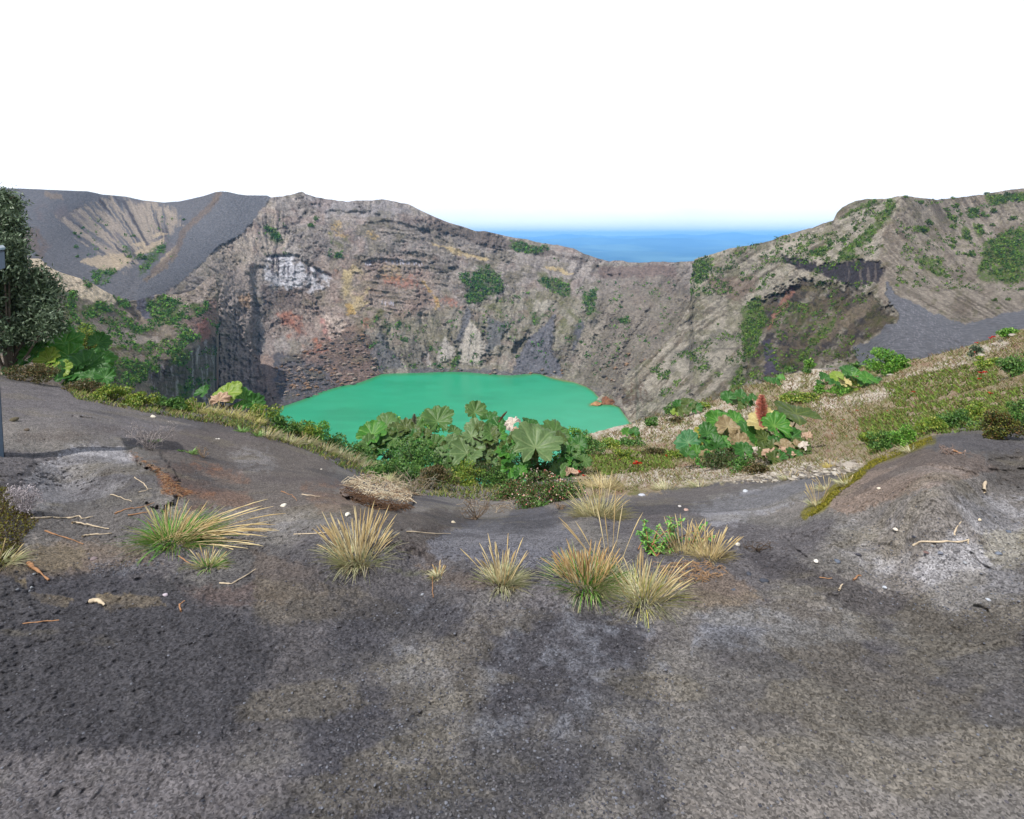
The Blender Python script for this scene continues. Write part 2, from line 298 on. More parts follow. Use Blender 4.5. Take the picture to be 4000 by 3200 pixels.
P.mix(lower_mound, A(100, 99, 104), 0.9)
P.mix(poly(wx, wy, [(1180, 745), (1420, 790), (1510, 780), (1620, 830), (1500, 850), (1350, 835), (1270, 835), (1200, 800)], 14), A(158, 154, 156), 0.75)
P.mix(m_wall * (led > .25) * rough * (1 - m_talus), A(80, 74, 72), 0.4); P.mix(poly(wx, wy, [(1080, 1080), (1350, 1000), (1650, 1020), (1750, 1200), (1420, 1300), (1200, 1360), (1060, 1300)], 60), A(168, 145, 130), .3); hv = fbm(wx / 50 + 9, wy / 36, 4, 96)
P.mix(m_wall * sst(.12, .4, hv) * (1 - m_white), A(150, 128, 120), 0.3); P.mix(m_wall * sst(.12, .4, -hv) * (1 - m_white), A(112, 106, 84), 0.4)
m_top = poly(wx, wy, [(1700, 860), (2100, 960), (2300, 1030), (2200, 1010), (1900, 960), (1650, 880)], 10); P.mix(m_top, A(104, 95, 90), 0.8)
def blob(col, k, *pl, soft=10, tex=None, lo=-0.4, hi=0.3):
    for p_ in pl:
        m = poly(wx, wy, p_, soft)
        if tex is not None: m = m * sst(lo, hi, tex)
        P.mix(m, col, k)
blob(OCHRE, 0.5, [(1285, 870), (1330, 865), (1350, 920), (1340, 930), (1290, 915)], [(1430, 925), (1460, 900), (1490, 930), (1480, 940)], tex=n2)
blob(A(196, 180, 142), 0.75, [(1330, 1080), (1380, 1040), (1430, 1060), (1440, 1120), (1445, 1180), (1400, 1215), (1380, 1230), (1350, 1180), (1335, 1130)], tex=n3, hi=0.5)
blob(A(170, 150, 118), 0.55, [(1500, 1030), (1560, 1040), (1600, 1090), (1540, 1100), (1480, 1080)], tex=n2)
blob(A(190, 160, 100), 0.6, [(1340, 1180), (1370, 1190), (1385, 1225), (1355, 1240)], [(1690, 1150), (1715, 1160), (1720, 1200), (1700, 1205)], [(1645, 1090), (1660, 1100), (1690, 1130), (1680, 1140)], soft=5)
blob(RUST, 0.5, [(1500, 1080), (1600, 1070), (1650, 1110), (1680, 1130), (1640, 1130), (1560, 1120), (1500, 1110)], [(1740, 1150), (1810, 1190), (1800, 1205), (1700, 1180)], [(1410, 1240), (1435, 1240), (1440, 1280), (1415, 1270)], [(1300, 1045), (1325, 1045), (1325, 1060), (1300, 1060)], tex=n2)
blob(A(170, 118, 98), 0.8, [(1080, 1230), (1130, 1210), (1180, 1250), (1200, 1300), (1160, 1330), (1110, 1310)], [(1180, 1340), (1240, 1320), (1280, 1370), (1200, 1380)], tex=n3, hi=0.6)
blob(A(205, 190, 180), 0.8, [(1255, 1225), (1300, 1235), (1350, 1275), (1330, 1310), (1270, 1330), (1265, 1280)], tex=n2)
blob(A(176, 120, 115), 0.6, [(1250, 1235), (1270, 1250), (1290, 1330), (1265, 1330)], tex=n2)
blob(A(84, 72, 70), 0.55, [(1030, 1115), (1130, 1135), (1180, 1160), (1190, 1210), (1080, 1200), (1030, 1260)], soft=20)
P.mix(m_white * sst(-.45, .1, n3), A(212, 212, 220), 0.95); P.mix(m_white * sst(0.1, 0.3, vert) * (1 - sst(1040, 1100, Y1) * 0.6), A(58, 52, 62), 0.9); P.mix(m_white * sst(0.1, 0.5, n2), A(150, 146, 152), 0.6)
m_ic = poly(wx2, wy2, [(1415, 1022), (1450, 1015), (1450, 1035), (1420, 1038)], 3) + poly(wx2, wy2, [(1500, 1020), (1560, 1017), (1660, 1030), (1655, 1038), (1520, 1032)], 3) + poly(wx2, wy2, [(1490, 1175), (1540, 1180), (1535, 1196), (1495, 1192)], 3)
P.mix(m_ic * sst(-0.1, 0.2, dirn(X1, Y1, 90, 4, 60, 2, 171)), A(190, 190, 205), 0.9)
blob(A(190, 172, 136), 0.75, [(1690, 945), (1800, 985), (1910, 1010), (1900, 1020), (1800, 1000), (1690, 958)], [(2130, 1046), (2200, 1048), (2245, 1068), (2240, 1074), (2180, 1058), (2130, 1054)], soft=4)
for fan, c in (([(1830, 1240), (1905, 1350), (1870, 1430), (1780, 1420), (1805, 1330)], A(186, 180, 172)), ([(1740, 1320), (1785, 1380), (1770, 1400), (1705, 1425), (1715, 1370)], A(184, 178, 172)), ([(1665, 1355), (1680, 1400), (1680, 1435), (1660, 1400)], A(185, 178, 174)),
               ([(1828, 1190), (1845, 1240), (1800, 1330), (1780, 1330)], SLATE), ([(2168, 1230), (2155, 1350), (2200, 1470), (1990, 1465), (2060, 1330)], A(110, 110, 118)), ([(2265, 1240), (2285, 1260), (2260, 1340), (2235, 1400), (2240, 1300)], A(100, 100, 108)), ([(1560, 1405), (1590, 1440), (1580, 1445), (1560, 1425)], A(190, 182, 176)),
               ([(2080, 1180), (2180, 1165), (2160, 1200), (2090, 1215)], A(165, 160, 150)), ([(1905, 1240), (1985, 1260), (1960, 1330), (1900, 1380)], A(112, 112, 114)), ([(1850, 1440), (2150, 1465), (1600, 1460), (1600, 1440)], A(104, 102, 104))):
    P.mix(poly(wx2, wy2, fan, 7), c, 0.9)
for i_, fan in enumerate(FANS2): P.mix(poly(wx2, wy2, fan, 10), (A(112, 112, 116), A(118, 114, 108), A(158, 150, 140), A(164, 156, 146), A(160, 152, 142))[i_], .75)
m_far_r = poly(wx, wy, [(2330, 1040), (2680, 1030), (2700, 1300), (2400, 1550), (2250, 1480), (2350, 1300), (2330, 1150)], 25); P.mix(m_far_r, A(128, 120, 112), 0.6)
m_dry = poly(wx, wy, [(2340, 1045), (2640, 1035), (2640, 1080), (2350, 1090)], 10); P.mix(m_dry, A(122, 108, 104), 0.8)
# left ash hill + cone
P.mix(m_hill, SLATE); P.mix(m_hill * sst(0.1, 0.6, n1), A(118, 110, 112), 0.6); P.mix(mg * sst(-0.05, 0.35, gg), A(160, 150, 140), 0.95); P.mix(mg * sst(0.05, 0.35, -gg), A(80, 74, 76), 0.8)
P.mix(m_hill * poly(wx, wy, [(180, 748), (235, 755), (240, 780), (190, 770)], 8), A(130, 120, 112)); P.mix(m_hill * poly(wx, wy, [(-400, 850), (130, 880), (200, 960), (160, 1010), (-400, 1000)], 14) * sst(-0.2, 0.3, n3), A(112, 102, 98))
for pl in ([(310, 1020), (380, 1000), (430, 1000), (500, 1015), (450, 1065), (395, 1055)], [(420, 985), (470, 990), (515, 1015), (470, 1060), (450, 1060)], [(520, 990), (570, 960), (640, 930), (650, 945), (600, 975), (540, 1000)], [(600, 1050), (650, 990), (690, 960), (690, 1000), (640, 1040)],
           [(590, 920), (625, 905), (650, 915), (620, 925)], [(520, 955), (560, 945), (570, 960), (530, 965)]):
    P.mix(poly(wx2, wy2, pl, 5), A(182, 168, 148), 0.85)
P.mix(m_cone, A(110, 111, 117)); P.mix(line(wx2, wy2, [(855, 755), (830, 800), (765, 860), (715, 905), (700, 960), (660, 1010), (600, 1060)], 6, 10), A(118, 106, 98), 0.8)
P.mix(poly(wx2, wy2, [(600, 1065), (660, 1030), (700, 960), (690, 1000), (650, 1050), (570, 1100), (560, 1090)], 5), A(128, 116, 104), 0.8)
P.mix(m_butt, A(160, 150, 144)); P.mix(poly(wx, wy, [(1000, 1380), (1060, 1400), (1075, 1500), (1090, 1600), (1040, 1620), (1000, 1500)], 14), A(160, 142, 132), .8); P.mix(m_butt * sst(0.1, 0.6, vert), A(112, 102, 98), 0.7); P.mix(m_butt * poly(wx, wy, [(930, 1150), (985, 1160), (975, 1200), (930, 1190)], 8), A(190, 160, 130), 0.7)
P.mix(poly(wx, wy, [(720, 1040), (850, 960), (1000, 900), (1050, 1000), (980, 1050), (870, 1130)], 20) * sst(-0.2, 0.4, dirn(wx, wy, 45, 7, 120, 3, 161)) * m_wall, A(160, 150, 142), 0.6)
# green and olive cover painted thin, the bushes themselves come later as meshes
veg1 = [[(1815, 1160), (1850, 1060), (1880, 1040), (1930, 1050), (1960, 1110), (1970, 1140), (1900, 1160), (1880, 1180), (1830, 1190)], [(2000, 940), (2060, 955), (2130, 960), (2140, 980), (2060, 995), (2000, 975)], [(1305, 985), (1335, 980), (1340, 1010), (1312, 1015)],
  [(2100, 1080), (2170, 1090), (2230, 1120), (2225, 1160), (2150, 1140), (2110, 1110)], [(2290, 1130), (2330, 1130), (2320, 1200), (2350, 1220), (2290, 1215), (2270, 1180)], [(2080, 1210), (2100, 1230), (2150, 1220), (2080, 1280), (2075, 1250)], [(2405, 1240), (2450, 1240), (2460, 1260), (2430, 1270)],
  [(1030, 880), (1080, 900), (1110, 950), (1060, 930)], [(535, 1085), (560, 1010), (620, 960), (660, 945), (640, 985), (590, 1030), (555, 1080)], [(350, 1060), (420, 1050), (460, 1060), (410, 1110), (370, 1110)], [(490, 970), (515, 1000), (500, 1010), (485, 985)],
  [(1490, 1260), (1570, 1260), (1560, 1280), (1500, 1275)], [(1800, 1070), (1830, 1060), (1830, 1120), (1810, 1140)], [(1560, 1330), (1590, 1325), (1580, 1345)], [(1770, 1400), (1800, 1370), (1790, 1440), (1760, 1450)], [(1850, 1420), (1890, 1400), (1880, 1425)], [(1690, 1420), (1740, 1430), (1710, 1440)], [(1670, 1350), (1690, 1360), (1680, 1375)]]
for pl in veg1: P.mix(poly(wx, wy, pl, 10) * sst(-0.5, 0.1, n2), A(74, 92, 50), 0.8)
olive1 = [[(2100, 1060), (2240, 1090), (2230, 1130), (2100, 1100)], [(1930, 1160), (2000, 1180), (1960, 1230), (1900, 1200)], [(1560, 1120), (1620, 1125), (1600, 1150), (1550, 1140)], [(1420, 1200), (1520, 1220), (1480, 1260), (1420, 1250)], [(2200, 1180), (2280, 1250), (2200, 1400), (2170, 1300)], [(1290, 910), (1350, 930), (1320, 985)]]
for pl in olive1: P.mix(poly(wx, wy, pl, 22) * sst(-0.4, 0.4, n3), A(98, 102, 58), 0.65)
crk = sst(0.80, 0.98, 1 - np.abs(dirb(wx2, wy2, X1, *AN, 16, 60, 4, 95)) * 2.0) * rough * (1 - m_white) * (1 - m_talus)
D1b = D1b * (1 + m_wall * 7 * crk * taper * (under <= 0) / F); P.mix(m_wall * crk, A(78, 72, 72), 0.45)
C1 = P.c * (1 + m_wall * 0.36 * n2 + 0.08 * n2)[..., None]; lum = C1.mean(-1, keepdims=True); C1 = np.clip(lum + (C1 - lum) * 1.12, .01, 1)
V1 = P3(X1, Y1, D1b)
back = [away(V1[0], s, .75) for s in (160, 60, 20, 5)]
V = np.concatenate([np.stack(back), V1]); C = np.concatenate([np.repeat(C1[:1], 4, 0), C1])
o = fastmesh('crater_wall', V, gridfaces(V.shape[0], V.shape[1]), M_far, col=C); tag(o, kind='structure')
# ------------------------------------------------------------------ near flank of the crater on the left
pts2 = [(850, 1150, 375), (855, 1020, 420), (850, 1400, 340), (840, 1560, 310), (700, 1150, 350), (560, 1240, 300), (450, 1160, 285), (200, 1060, 240), (0, 1000, 220), (-400, 950, 200), (300, 1300, 175), (500, 1400, 190), (700, 1400, 240), (300, 1550, 115), (600, 1560, 190),
  (0, 1500, 95), (100, 1250, 150), (-400, 1400, 110), (850, 1800, 200), (300, 1800, 90)]
fD2 = tps(pts2)
top2 = interp([(-400, 950), (0, 990), (120, 1010), (160, 1012), (185, 1040), (240, 1066), (300, 1085), (350, 1100), (400, 1132), (452, 1160), (500, 1178), (540, 1172), (600, 1152), (640, 1150), (700, 1150), (760, 1132), (800, 1100), (838, 1072), (850, 1074)])
edge2 = interp([(1000, 838), (1150, 850), (1250, 855), (1350, 842), (1420, 836), (1480, 832), (1560, 826), (1800, 820)])
s2 = np.linspace(0, 1, 400); NR2 = 230
s2x = -400 + s2 * (850 + 400)
t = np.linspace(0, 1, NR2)[:, None]
X2 = np.repeat(s2x[None], NR2, 0); tt = top2(s2x) + 2 * fbm(s2x / 18, s2x * 0, 3, 303); Y2 = tt[None] + t * (1760 - tt[None])
X2 = X2 + (edge2(Y2) - 850) * sst(560, 850, X2) + 4 * fbm(Y2 / 16, X2 * 0, 3, 307) * sst(780, 850, X2)
D2 = fD2(X2, Y2)
wx = X2 + 12 * fbm(X2 / 50, Y2 / 50, 4, 311); wy = Y2 + 12 * fbm(X2 / 50, Y2 / 50, 4, 323); wx2 = X2 + 5 * fbm(X2 / 14, Y2 / 14, 3, 312); wy2 = Y2 + 5 * fbm(X2 / 14, Y2 / 14, 3, 322)
g2 = dirn(wx, wy, 31, 13, 150, 4, 331, True); c2 = fbm(wx / 34, wy / 26, 5, 341, 0.6, True); b2_ = fbm(X2 / 120, Y2 / 90, 4, 343); st2 = dirn(wx2, wy2, 6, 9, 180, 4, 345, True)
m_st2 = poly(wx, wy, [(400, 1270), (560, 1280), (640, 1330), (600, 1350), (420, 1350)], 14)
cl2 = poly(wx, wy, [(560, 1440), (700, 1400), (860, 1300), (860, 1700), (540, 1700), (590, 1500)], 18); vt2 = dirn(wx2, wy2, 88, 9, 130, 4, 351)
ro2 = sst(-.35, .35, fbm(X2 / 90, Y2 / 60, 4, 347)); led2 = ledges(wx2, wy2, 40, 349, -.12) * ro2
disp2 = 14 * b2_ + 11 * g2 + 11 * c2 - 8 * led2 + 12 * dirn(wx, wy, 40, 50, 200, 3, 348, True) + 8 * m_st2 * st2 + 20 * cl2 * vt2 + 5 * fbm(X2 / 6, Y2 / 6, 3, 353)
for ln, a in (([(590, 1430), (620, 1410), (700, 1420), (790, 1400)], 9), ([(650, 1300), (720, 1370), (790, 1440)], 6), ([(820, 1380), (815, 1480), (825, 1560)], 8)):
    disp2 += a * line(wx2, wy2, ln, 2, 9)
D2b = D2 * (1 + disp2 / F)
P = Paint(X2, Y2, A(142, 133, 122)); n1 = fbm(wx / 60, wy / 45, 5, 361); n2 = fbm(X2 / 9, Y2 / 7, 4, 363, 0.6); n3 = fbm(wx / 26, wy / 20, 4, 365)
P.mix(poly(wx, wy, [(-400, 940), (150, 990), (260, 1050), (350, 1080), (455, 1150), (460, 1180), (420, 1190), (350, 1170), (240, 1140), (-400, 1080)], 8), A(226, 212, 192)); P.mix(poly(wx, wy, [(-400, 940), (150, 990), (260, 1050), (350, 1080), (455, 1150), (460, 1180), (240, 1140), (-400, 1080)], 8) * sst(.1, .4, -g2), A(130, 120, 108), .5); P.mix(poly(wx, wy, [(480, 1190), (585, 1240), (560, 1270), (530, 1265), (470, 1210)], 6), A(168, 156, 142))
P.mix(poly(wx, wy, [(-400, 1090), (240, 1140), (450, 1190), (520, 1260), (700, 1320), (800, 1440), (560, 1480), (420, 1420), (300, 1300), (200, 1200)], 20) * sst(-0.25, 0.15, n1), A(92, 98, 56), 0.8)
P.mix(sst(0.0, 0.4, n3) * sst(1180, 1300, Y2), A(104, 92, 78), 0.7); P.mix(m_st2 * sst(0, 0.4, st2), A(170, 162, 156), 0.7); P.mix(sst(0.15, 0.5, c2) * sst(1180, 1260, Y2), A(152, 142, 136), 0.55)
P.mix(poly(wx, wy, [(720, 1250), (790, 1180), (850, 1160), (860, 1330), (820, 1390), (800, 1390)], 16), A(142, 122, 116), 0.85); P.mix(poly(wx, wy, [(760, 1270), (800, 1250), (850, 1340), (820, 1380), (800, 1360)], 12), A(146, 106, 98), 0.7)
P.mix(cl2, A(94, 88, 86), 0.85); P.mix(cl2 * sst(0.1, 0.4, vt2), A(170, 166, 170), 0.8); P.mix(cl2 * sst(.1, .4, -vt2), A(50, 46, 50), .7); P.mix(sst(0.15, 0.5, n3) * cl2, A(84, 84, 52), .7)
P.mix(poly(wx, wy, [(590, 1200), (720, 1120), (850, 1020), (850, 1150), (740, 1200), (700, 1230)], 14) * sst(-0.1, 0.4, g2), A(164, 154, 148), 0.8)
P.mix(poly(wx2, wy2, [(530, 1150), (600, 1150), (600, 1225), (590, 1248), (565, 1245), (535, 1205)], 4), A(106, 105, 115)); P.mix(line(wx2, wy2, [(470, 1170), (500, 1200), (540, 1240)], 8, 8), A(84, 78, 70), .8)
veg2 = [[(330, 1080), (350, 1070), (375, 1100), (345, 1130), (325, 1110)], [(440, 1150), (480, 1160), (520, 1200), (460, 1200)], [(575, 1165), (640, 1155), (720, 1190), (725, 1220), (660, 1270), (600, 1250), (570, 1210)], [(640, 1160), (720, 1180), (700, 1190)], [(740, 1190), (790, 1180), (800, 1220), (750, 1235)], [(500, 1275), (570, 1285), (570, 1310), (510, 1300)],
  [(660, 1370), (700, 1350), (740, 1400), (720, 1430), (670, 1420)], [(430, 1420), (520, 1400), (580, 1440), (560, 1500), (440, 1480)], [(510, 1350), (600, 1350), (590, 1385), (520, 1380)], [(320, 1190), (400, 1180), (430, 1215), (340, 1250)], [(700, 1500), (760, 1510), (750, 1560), (700, 1550)], [(270, 1130), (300, 1150), (290, 1250), (250, 1200)], [(700, 1290), (740, 1310), (760, 1340), (710, 1330)],
  [(430, 1190), (490, 1230), (480, 1240), (430, 1210)], [(300, 1280), (400, 1300), (430, 1400), (400, 1560), (320, 1450)]]
for pl in veg2: P.mix(poly(wx, wy, pl, 10) * sst(-0.5, 0.1, n2), A(76, 94, 48), 0.85)
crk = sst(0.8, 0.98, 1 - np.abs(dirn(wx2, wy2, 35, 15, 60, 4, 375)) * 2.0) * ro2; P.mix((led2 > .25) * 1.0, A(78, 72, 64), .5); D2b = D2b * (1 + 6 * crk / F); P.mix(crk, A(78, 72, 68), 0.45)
C2 = P.c * (1 + 0.36 * n2[..., None]); lum = C2.mean(-1, keepdims=True); C2 = np.clip(lum + (C2 - lum) * 1.25, .01, 1)
V2 = P3(X2, Y2, D2b)
bk = [away(V2[0], s, .8) for s in (60, 20, 4)]
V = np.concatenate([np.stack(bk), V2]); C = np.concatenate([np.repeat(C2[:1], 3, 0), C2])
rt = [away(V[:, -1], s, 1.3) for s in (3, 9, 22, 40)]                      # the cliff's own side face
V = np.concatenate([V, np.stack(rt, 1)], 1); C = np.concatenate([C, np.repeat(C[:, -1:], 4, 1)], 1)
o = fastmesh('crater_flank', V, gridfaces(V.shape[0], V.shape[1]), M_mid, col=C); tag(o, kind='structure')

# ------------------------------------------------------------------ right wall, spur and hill
pts3 = [(2690, 1020, 500), (2690, 1250, 430), (2560, 1400, 405), (2400, 1565, 362), (2462, 1650, 338), (2700, 1600, 240), (2900, 1500, 215), (3000, 955, 400), (3270, 850, 365), (3530, 765, 320), (3440, 1020, 255), (3050, 1010, 345), (3300, 1090, 262), (2900, 1250, 325), (3100, 1250, 255), (3300, 1250, 205),
  (3440, 1200, 185), (3000, 1450, 180), (3350, 1400, 140), (3700, 780, 380), (4000, 740, 380), (4500, 720, 360), (3600, 900, 305), (3800, 1000, 300), (4000, 1000, 290), (3600, 1150, 215), (3800, 1180, 215), (4000, 1200, 205), (3700, 1300, 145), (3500, 1400, 105), (4000, 1350, 110), (4500, 1200, 180), (2800, 1100, 440), (2700, 1420, 330), (3200, 1600, 120), (4000, 1600, 80)]
fD3 = tps(pts3)
top3 = interp([(2330, 1560), (2400, 1500), (2470, 1440), (2560, 1380), (2640, 1300), (2668, 1240), (2690, 1180), (2700, 1100), (2706, 1052), (2712, 1012), (2760, 1000), (2790, 992), (2850, 970), (2950, 955), (3000, 944), (3060, 920), (3130, 900), (3175, 890), (3215, 872), (3255, 860), (3268, 832), (3290, 810), (3340, 785), (3390, 777), (3460, 777),
  (3490, 770), (3530, 765), (3560, 768), (3600, 774), (3660, 780), (3720, 775), (3780, 768), (3850, 758), (3900, 750), (3950, 741), (4000, 735), (4200, 722), (4700, 710)])
xa = np.concatenate([np.arange(2330, 2720, 2.2), np.arange(2720, 4300, 3.2)]); NR3 = 290
tt = top3(xa) + 2.5 * fbm(xa / 20, xa * 0 + 1, 4, 403); t = np.linspace(0, 1, NR3)[:, None]
X3 = np.repeat(xa[None], NR3, 0); Y3 = tt[None] + t * (1780 - tt[None]); X3 = X3 + 9 * fbm(Y3 / 18, X3 * 0, 4, 433) * (1 - sst(2700, 2800, X3)) * sst(2640, 2690, X3); D3 = fD3(X3, Y3)
wx = X3 + 14 * fbm(X3 / 60, Y3 / 60, 4, 411); wy = Y3 + 14 * fbm(X3 / 60, Y3 / 60, 4, 423); wx2 = X3 + 5 * fbm(X3 / 14, Y3 / 14, 3, 412); wy2 = Y3 + 5 * fbm(X3 / 14, Y3 / 14, 3, 422)
arris = interp([(740, 3535), (765, 3530), (850, 3490), (900, 3455), (960, 3432), (1010, 3440), (1100, 3458), (1160, 3472), (1220, 3510), (1270, 3500), (1340, 3390), (1400, 3340), (1800, 3300)])
da = X3 - arris(Y3); m_r = sst(-4, 8, da + 3 * fbm(Y3 / 10, X3 * 0, 3, 431))
gl = dirb(wx2, wy2, Y3, [850, 1100, 1450], [152, 145, 133], 16, 300, 4, 441, True)
gr = dirb(wx2, wy2, Y3, [800, 1000, 1220], [60, 46, 30], 14, 260, 4, 451, True)
c3 = fbm(wx / 32, wy / 28, 5, 461, 0.6, True); b3 = fbm(X3 / 150, Y3 / 120, 4, 463)
ashp = [(3330, 1350), (3388, 1337), (3440, 1300), (3462, 1268), (3500, 1262), (3512, 1235), (3480, 1190), (3462, 1150), (3462, 1095), (3500, 1150), (3560, 1175), (3640, 1220), (3700, 1245), (3780, 1268), (3860, 1245), (3920, 1220), (4010, 1212), (4700, 1190), (4700, 1900), (3360, 1900), (3350, 1400)]
m_ash = poly(wx2, wy2, ashp, 4)
cliff = [(3055, 998), (3110, 1008), (3200, 1035), (3330, 1020), (3440, 1015), (3452, 1060), (3440, 1100), (3340, 1120), (3270, 1100), (3210, 1070), (3120, 1050), (3060, 1020)]
m_cl = poly(wx2, wy2, cliff, 11); vt3 = dirn(wx2, wy2, 90, 10, 90, 4, 471)
lowcl = [(2905, 1330), (2950, 1180), (3060, 1130), (3130, 1100), (3280, 1110), (3420, 1170), (3500, 1230), (3480, 1270), (3380, 1330), (3350, 1400), (3180, 1420), (3050, 1480), (2910, 1500)]
m_lc = poly(wx, wy, lowcl, 34) * (1 - m_ash)
rgh = 1 - m_ash
ro3 = sst(-.35, .35, fbm(X3 / 100, Y3 / 80, 4, 477)); led3 = ledges(wx2, wy2, 44, 479, .35) * ro3 * (1 - m_r * .6)
disp3 = rgh * (14 * b3 - 6 * led3 + 12 * dirn(wx, wy, 140, 50, 220, 3, 478, True) * (1 - m_r) + 10 * dirn(wx, wy, 50, 50, 220, 3, 476, True) * m_r + 18 * (gl * (1 - m_r) + 0.9 * gr * m_r) + 10 * c3 + 4.6 * fbm(X3 / 6, Y3 / 6, 3, 473)) + m_ash * (5 * fbm(X3 / 200, Y3 / 90, 3, 475) + 0.25 * fbm(X3 / 6, Y3 / 4, 3, 476))
disp3 -= 70 * np.exp(-np.abs(da) / 90) * (1 - sst(1150, 1300, Y3))
disp3 += rgh * m_cl * (26 + 11 * vt3 + 6 * c3) + rgh * m_lc * (40 + 16 * dirn(wx2, wy2, 80, 16, 90, 4, 481, True) + 22 * dirn(wx, wy, 150, 45, 160, 4, 482) + 14 * c3)
disp3 -= 34 * m_ash * sst(-60, 10, -segd(X3, Y3, ashp[:9]) + 30)
disp3 += rgh * 22 * line(wx2, wy2, [(2905, 1340), (2925, 1420), (2920, 1500)], 10, 20) + rgh * 20 * poly(wx2, wy2, [(2985, 1330), (3010, 1320), (3050, 1460), (2990, 1450)], 14)
for ln, a in (([(2960, 994), (3050, 1000)], 9), ([(2990, 980), (3050, 1000), (3100, 1010)], 6), ([(2700, 1060), (2700, 1140), (2690, 1180), (2660, 1250)], 6), ([(2560, 1430), (2500, 1480), (2440, 1500)], 8), ([(2680, 1265), (2700, 1270), (2740, 1260)], 11), ([(2700, 1235), (2750, 1250)], 8),
              ([(2660, 1290), (2700, 1300)], 8), ([(3480, 925), (3600, 912), (3680, 935), (3700, 950)], 6), ([(3500, 1000), (3600, 990), (3700, 960)], 8), ([(3690, 1130), (3760, 1170), (3830, 1220)], 8), ([(3600, 1100), (3680, 1180), (3750, 1230)], 6)):
    disp3 += a * rgh * line(wx2, wy2, ln, 3, 8)
fs = interp([(2330, 1560), (2345, 1566), (2380, 1577), (2420, 1590), (2440, 1620), (2462, 1650), (2480, 1660), (2600, 1700), (3000, 1800)])
tap3 = sst(0, 45, np.where(X3 < 2560, fs(X3) - Y3, 999)); D3 = D3 * 1.0
D3b = D3 * (1 + disp3 * tap3 / F)
u3 = np.clip(Y3 - fs(X3), 0, None) * (X3 < 2600)
wl = lk(np.maximum(Y3, 1100)) * (1 + u3 * 0.001)
near_sh = sst(0, 60, np.where(X3 < 2560, fs(X3) - Y3, 999)); tgt = np.minimum(lk(np.maximum(Y3, 1400)) * 0.99, D3b)
D3b = np.where(u3 > 0, wl, np.where(X3 < 2560, tgt * (1 - near_sh) + D3b * near_sh, D3b))
flo = lk(fs(X3)) * (1 + 0.0009 * np.clip(fs(X3) - Y3, 0, 400)); D3b = np.where(u3 > 0, wl, np.maximum(D3b, flo - 2000 * sst(2480, 2680, X3)))
P = Paint(X3, Y3, A(148, 142, 130)); n1 = fbm(wx / 80, wy / 60, 5, 501); n2 = fbm(X3 / 9, Y3 / 7, 4, 503, 0.6); n3 = fbm(wx / 32, wy / 24, 4, 505)
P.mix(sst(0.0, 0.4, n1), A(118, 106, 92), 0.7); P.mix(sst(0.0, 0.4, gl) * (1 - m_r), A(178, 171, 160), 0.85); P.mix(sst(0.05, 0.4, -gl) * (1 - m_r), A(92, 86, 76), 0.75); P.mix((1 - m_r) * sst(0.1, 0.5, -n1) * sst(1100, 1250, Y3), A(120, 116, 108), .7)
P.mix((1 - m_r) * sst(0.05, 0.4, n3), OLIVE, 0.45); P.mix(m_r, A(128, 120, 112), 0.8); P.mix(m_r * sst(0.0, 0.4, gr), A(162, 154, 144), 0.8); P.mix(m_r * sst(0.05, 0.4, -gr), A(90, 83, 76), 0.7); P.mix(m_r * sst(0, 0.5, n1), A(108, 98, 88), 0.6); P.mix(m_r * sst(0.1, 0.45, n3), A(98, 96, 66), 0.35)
P.mix(poly(wx, wy, [(2750, 1090), (2950, 1080), (2950, 1130), (2880, 1180), (2800, 1150)], 20), A(118, 98, 88), 0.6); P.mix(poly(wx, wy, [(2550, 1560), (2700, 1330), (2650, 1300), (2480, 1480)], 20) * sst(-0.3, 0.3, n3), A(160, 152, 142), 0.5)
P.mix(poly(wx, wy, [(2400, 1530), (2500, 1490), (2560, 1560), (2420, 1590)], 8) * sst(-0.3, 0.3, n2), A(86, 70, 58), 0.8)
P.mix(m_cl, A(62, 58, 62)); P.mix(m_cl * sst(0.2, 0.5, vt3), A(116, 108, 104), 0.8); rb = sst(-.45, .1, dirn(wx, wy, 125, 26, 120, 4, 483) + .6 * n1); P.mix(m_lc * (.3 + .7 * rb), A(60, 54, 47), 0.95); P.mix(m_lc * sst(0.0, 0.4, n3), A(80, 84, 44), 0.6); P.mix(m_lc * sst(0.2, 0.5, -n3), A(54, 50, 56), 0.7); P.mix(m_lc * sst(.1, .4, c3), A(118, 106, 90), .5); P.mix(m_lc * sst(.15, .45, -c3), A(44, 40, 42), .7)
P.mix(poly(wx, wy, [(3110, 1110), (3090, 1170), (3040, 1230), (3000, 1290), (3020, 1220), (3070, 1140)], 9) * sst(-0.5, 0, n2), A(150, 112, 100), 0.9); P.mix(poly(wx, wy, [(3160, 1330), (3250, 1250), (3400, 1170), (3440, 1180), (3330, 1260), (3200, 1360)], 12), A(128, 116, 102), 0.7)
P.mix(line(wx2, wy2, [(3450, 1090), (3440, 1140), (3460, 1180)], 9, 8), A(150, 140, 130), 0.8)
P.mix(poly(wx2, wy2, [(2985, 1330), (3010, 1320), (3055, 1460), (2990, 1460)], 6), A(78, 74, 90), 0.9)
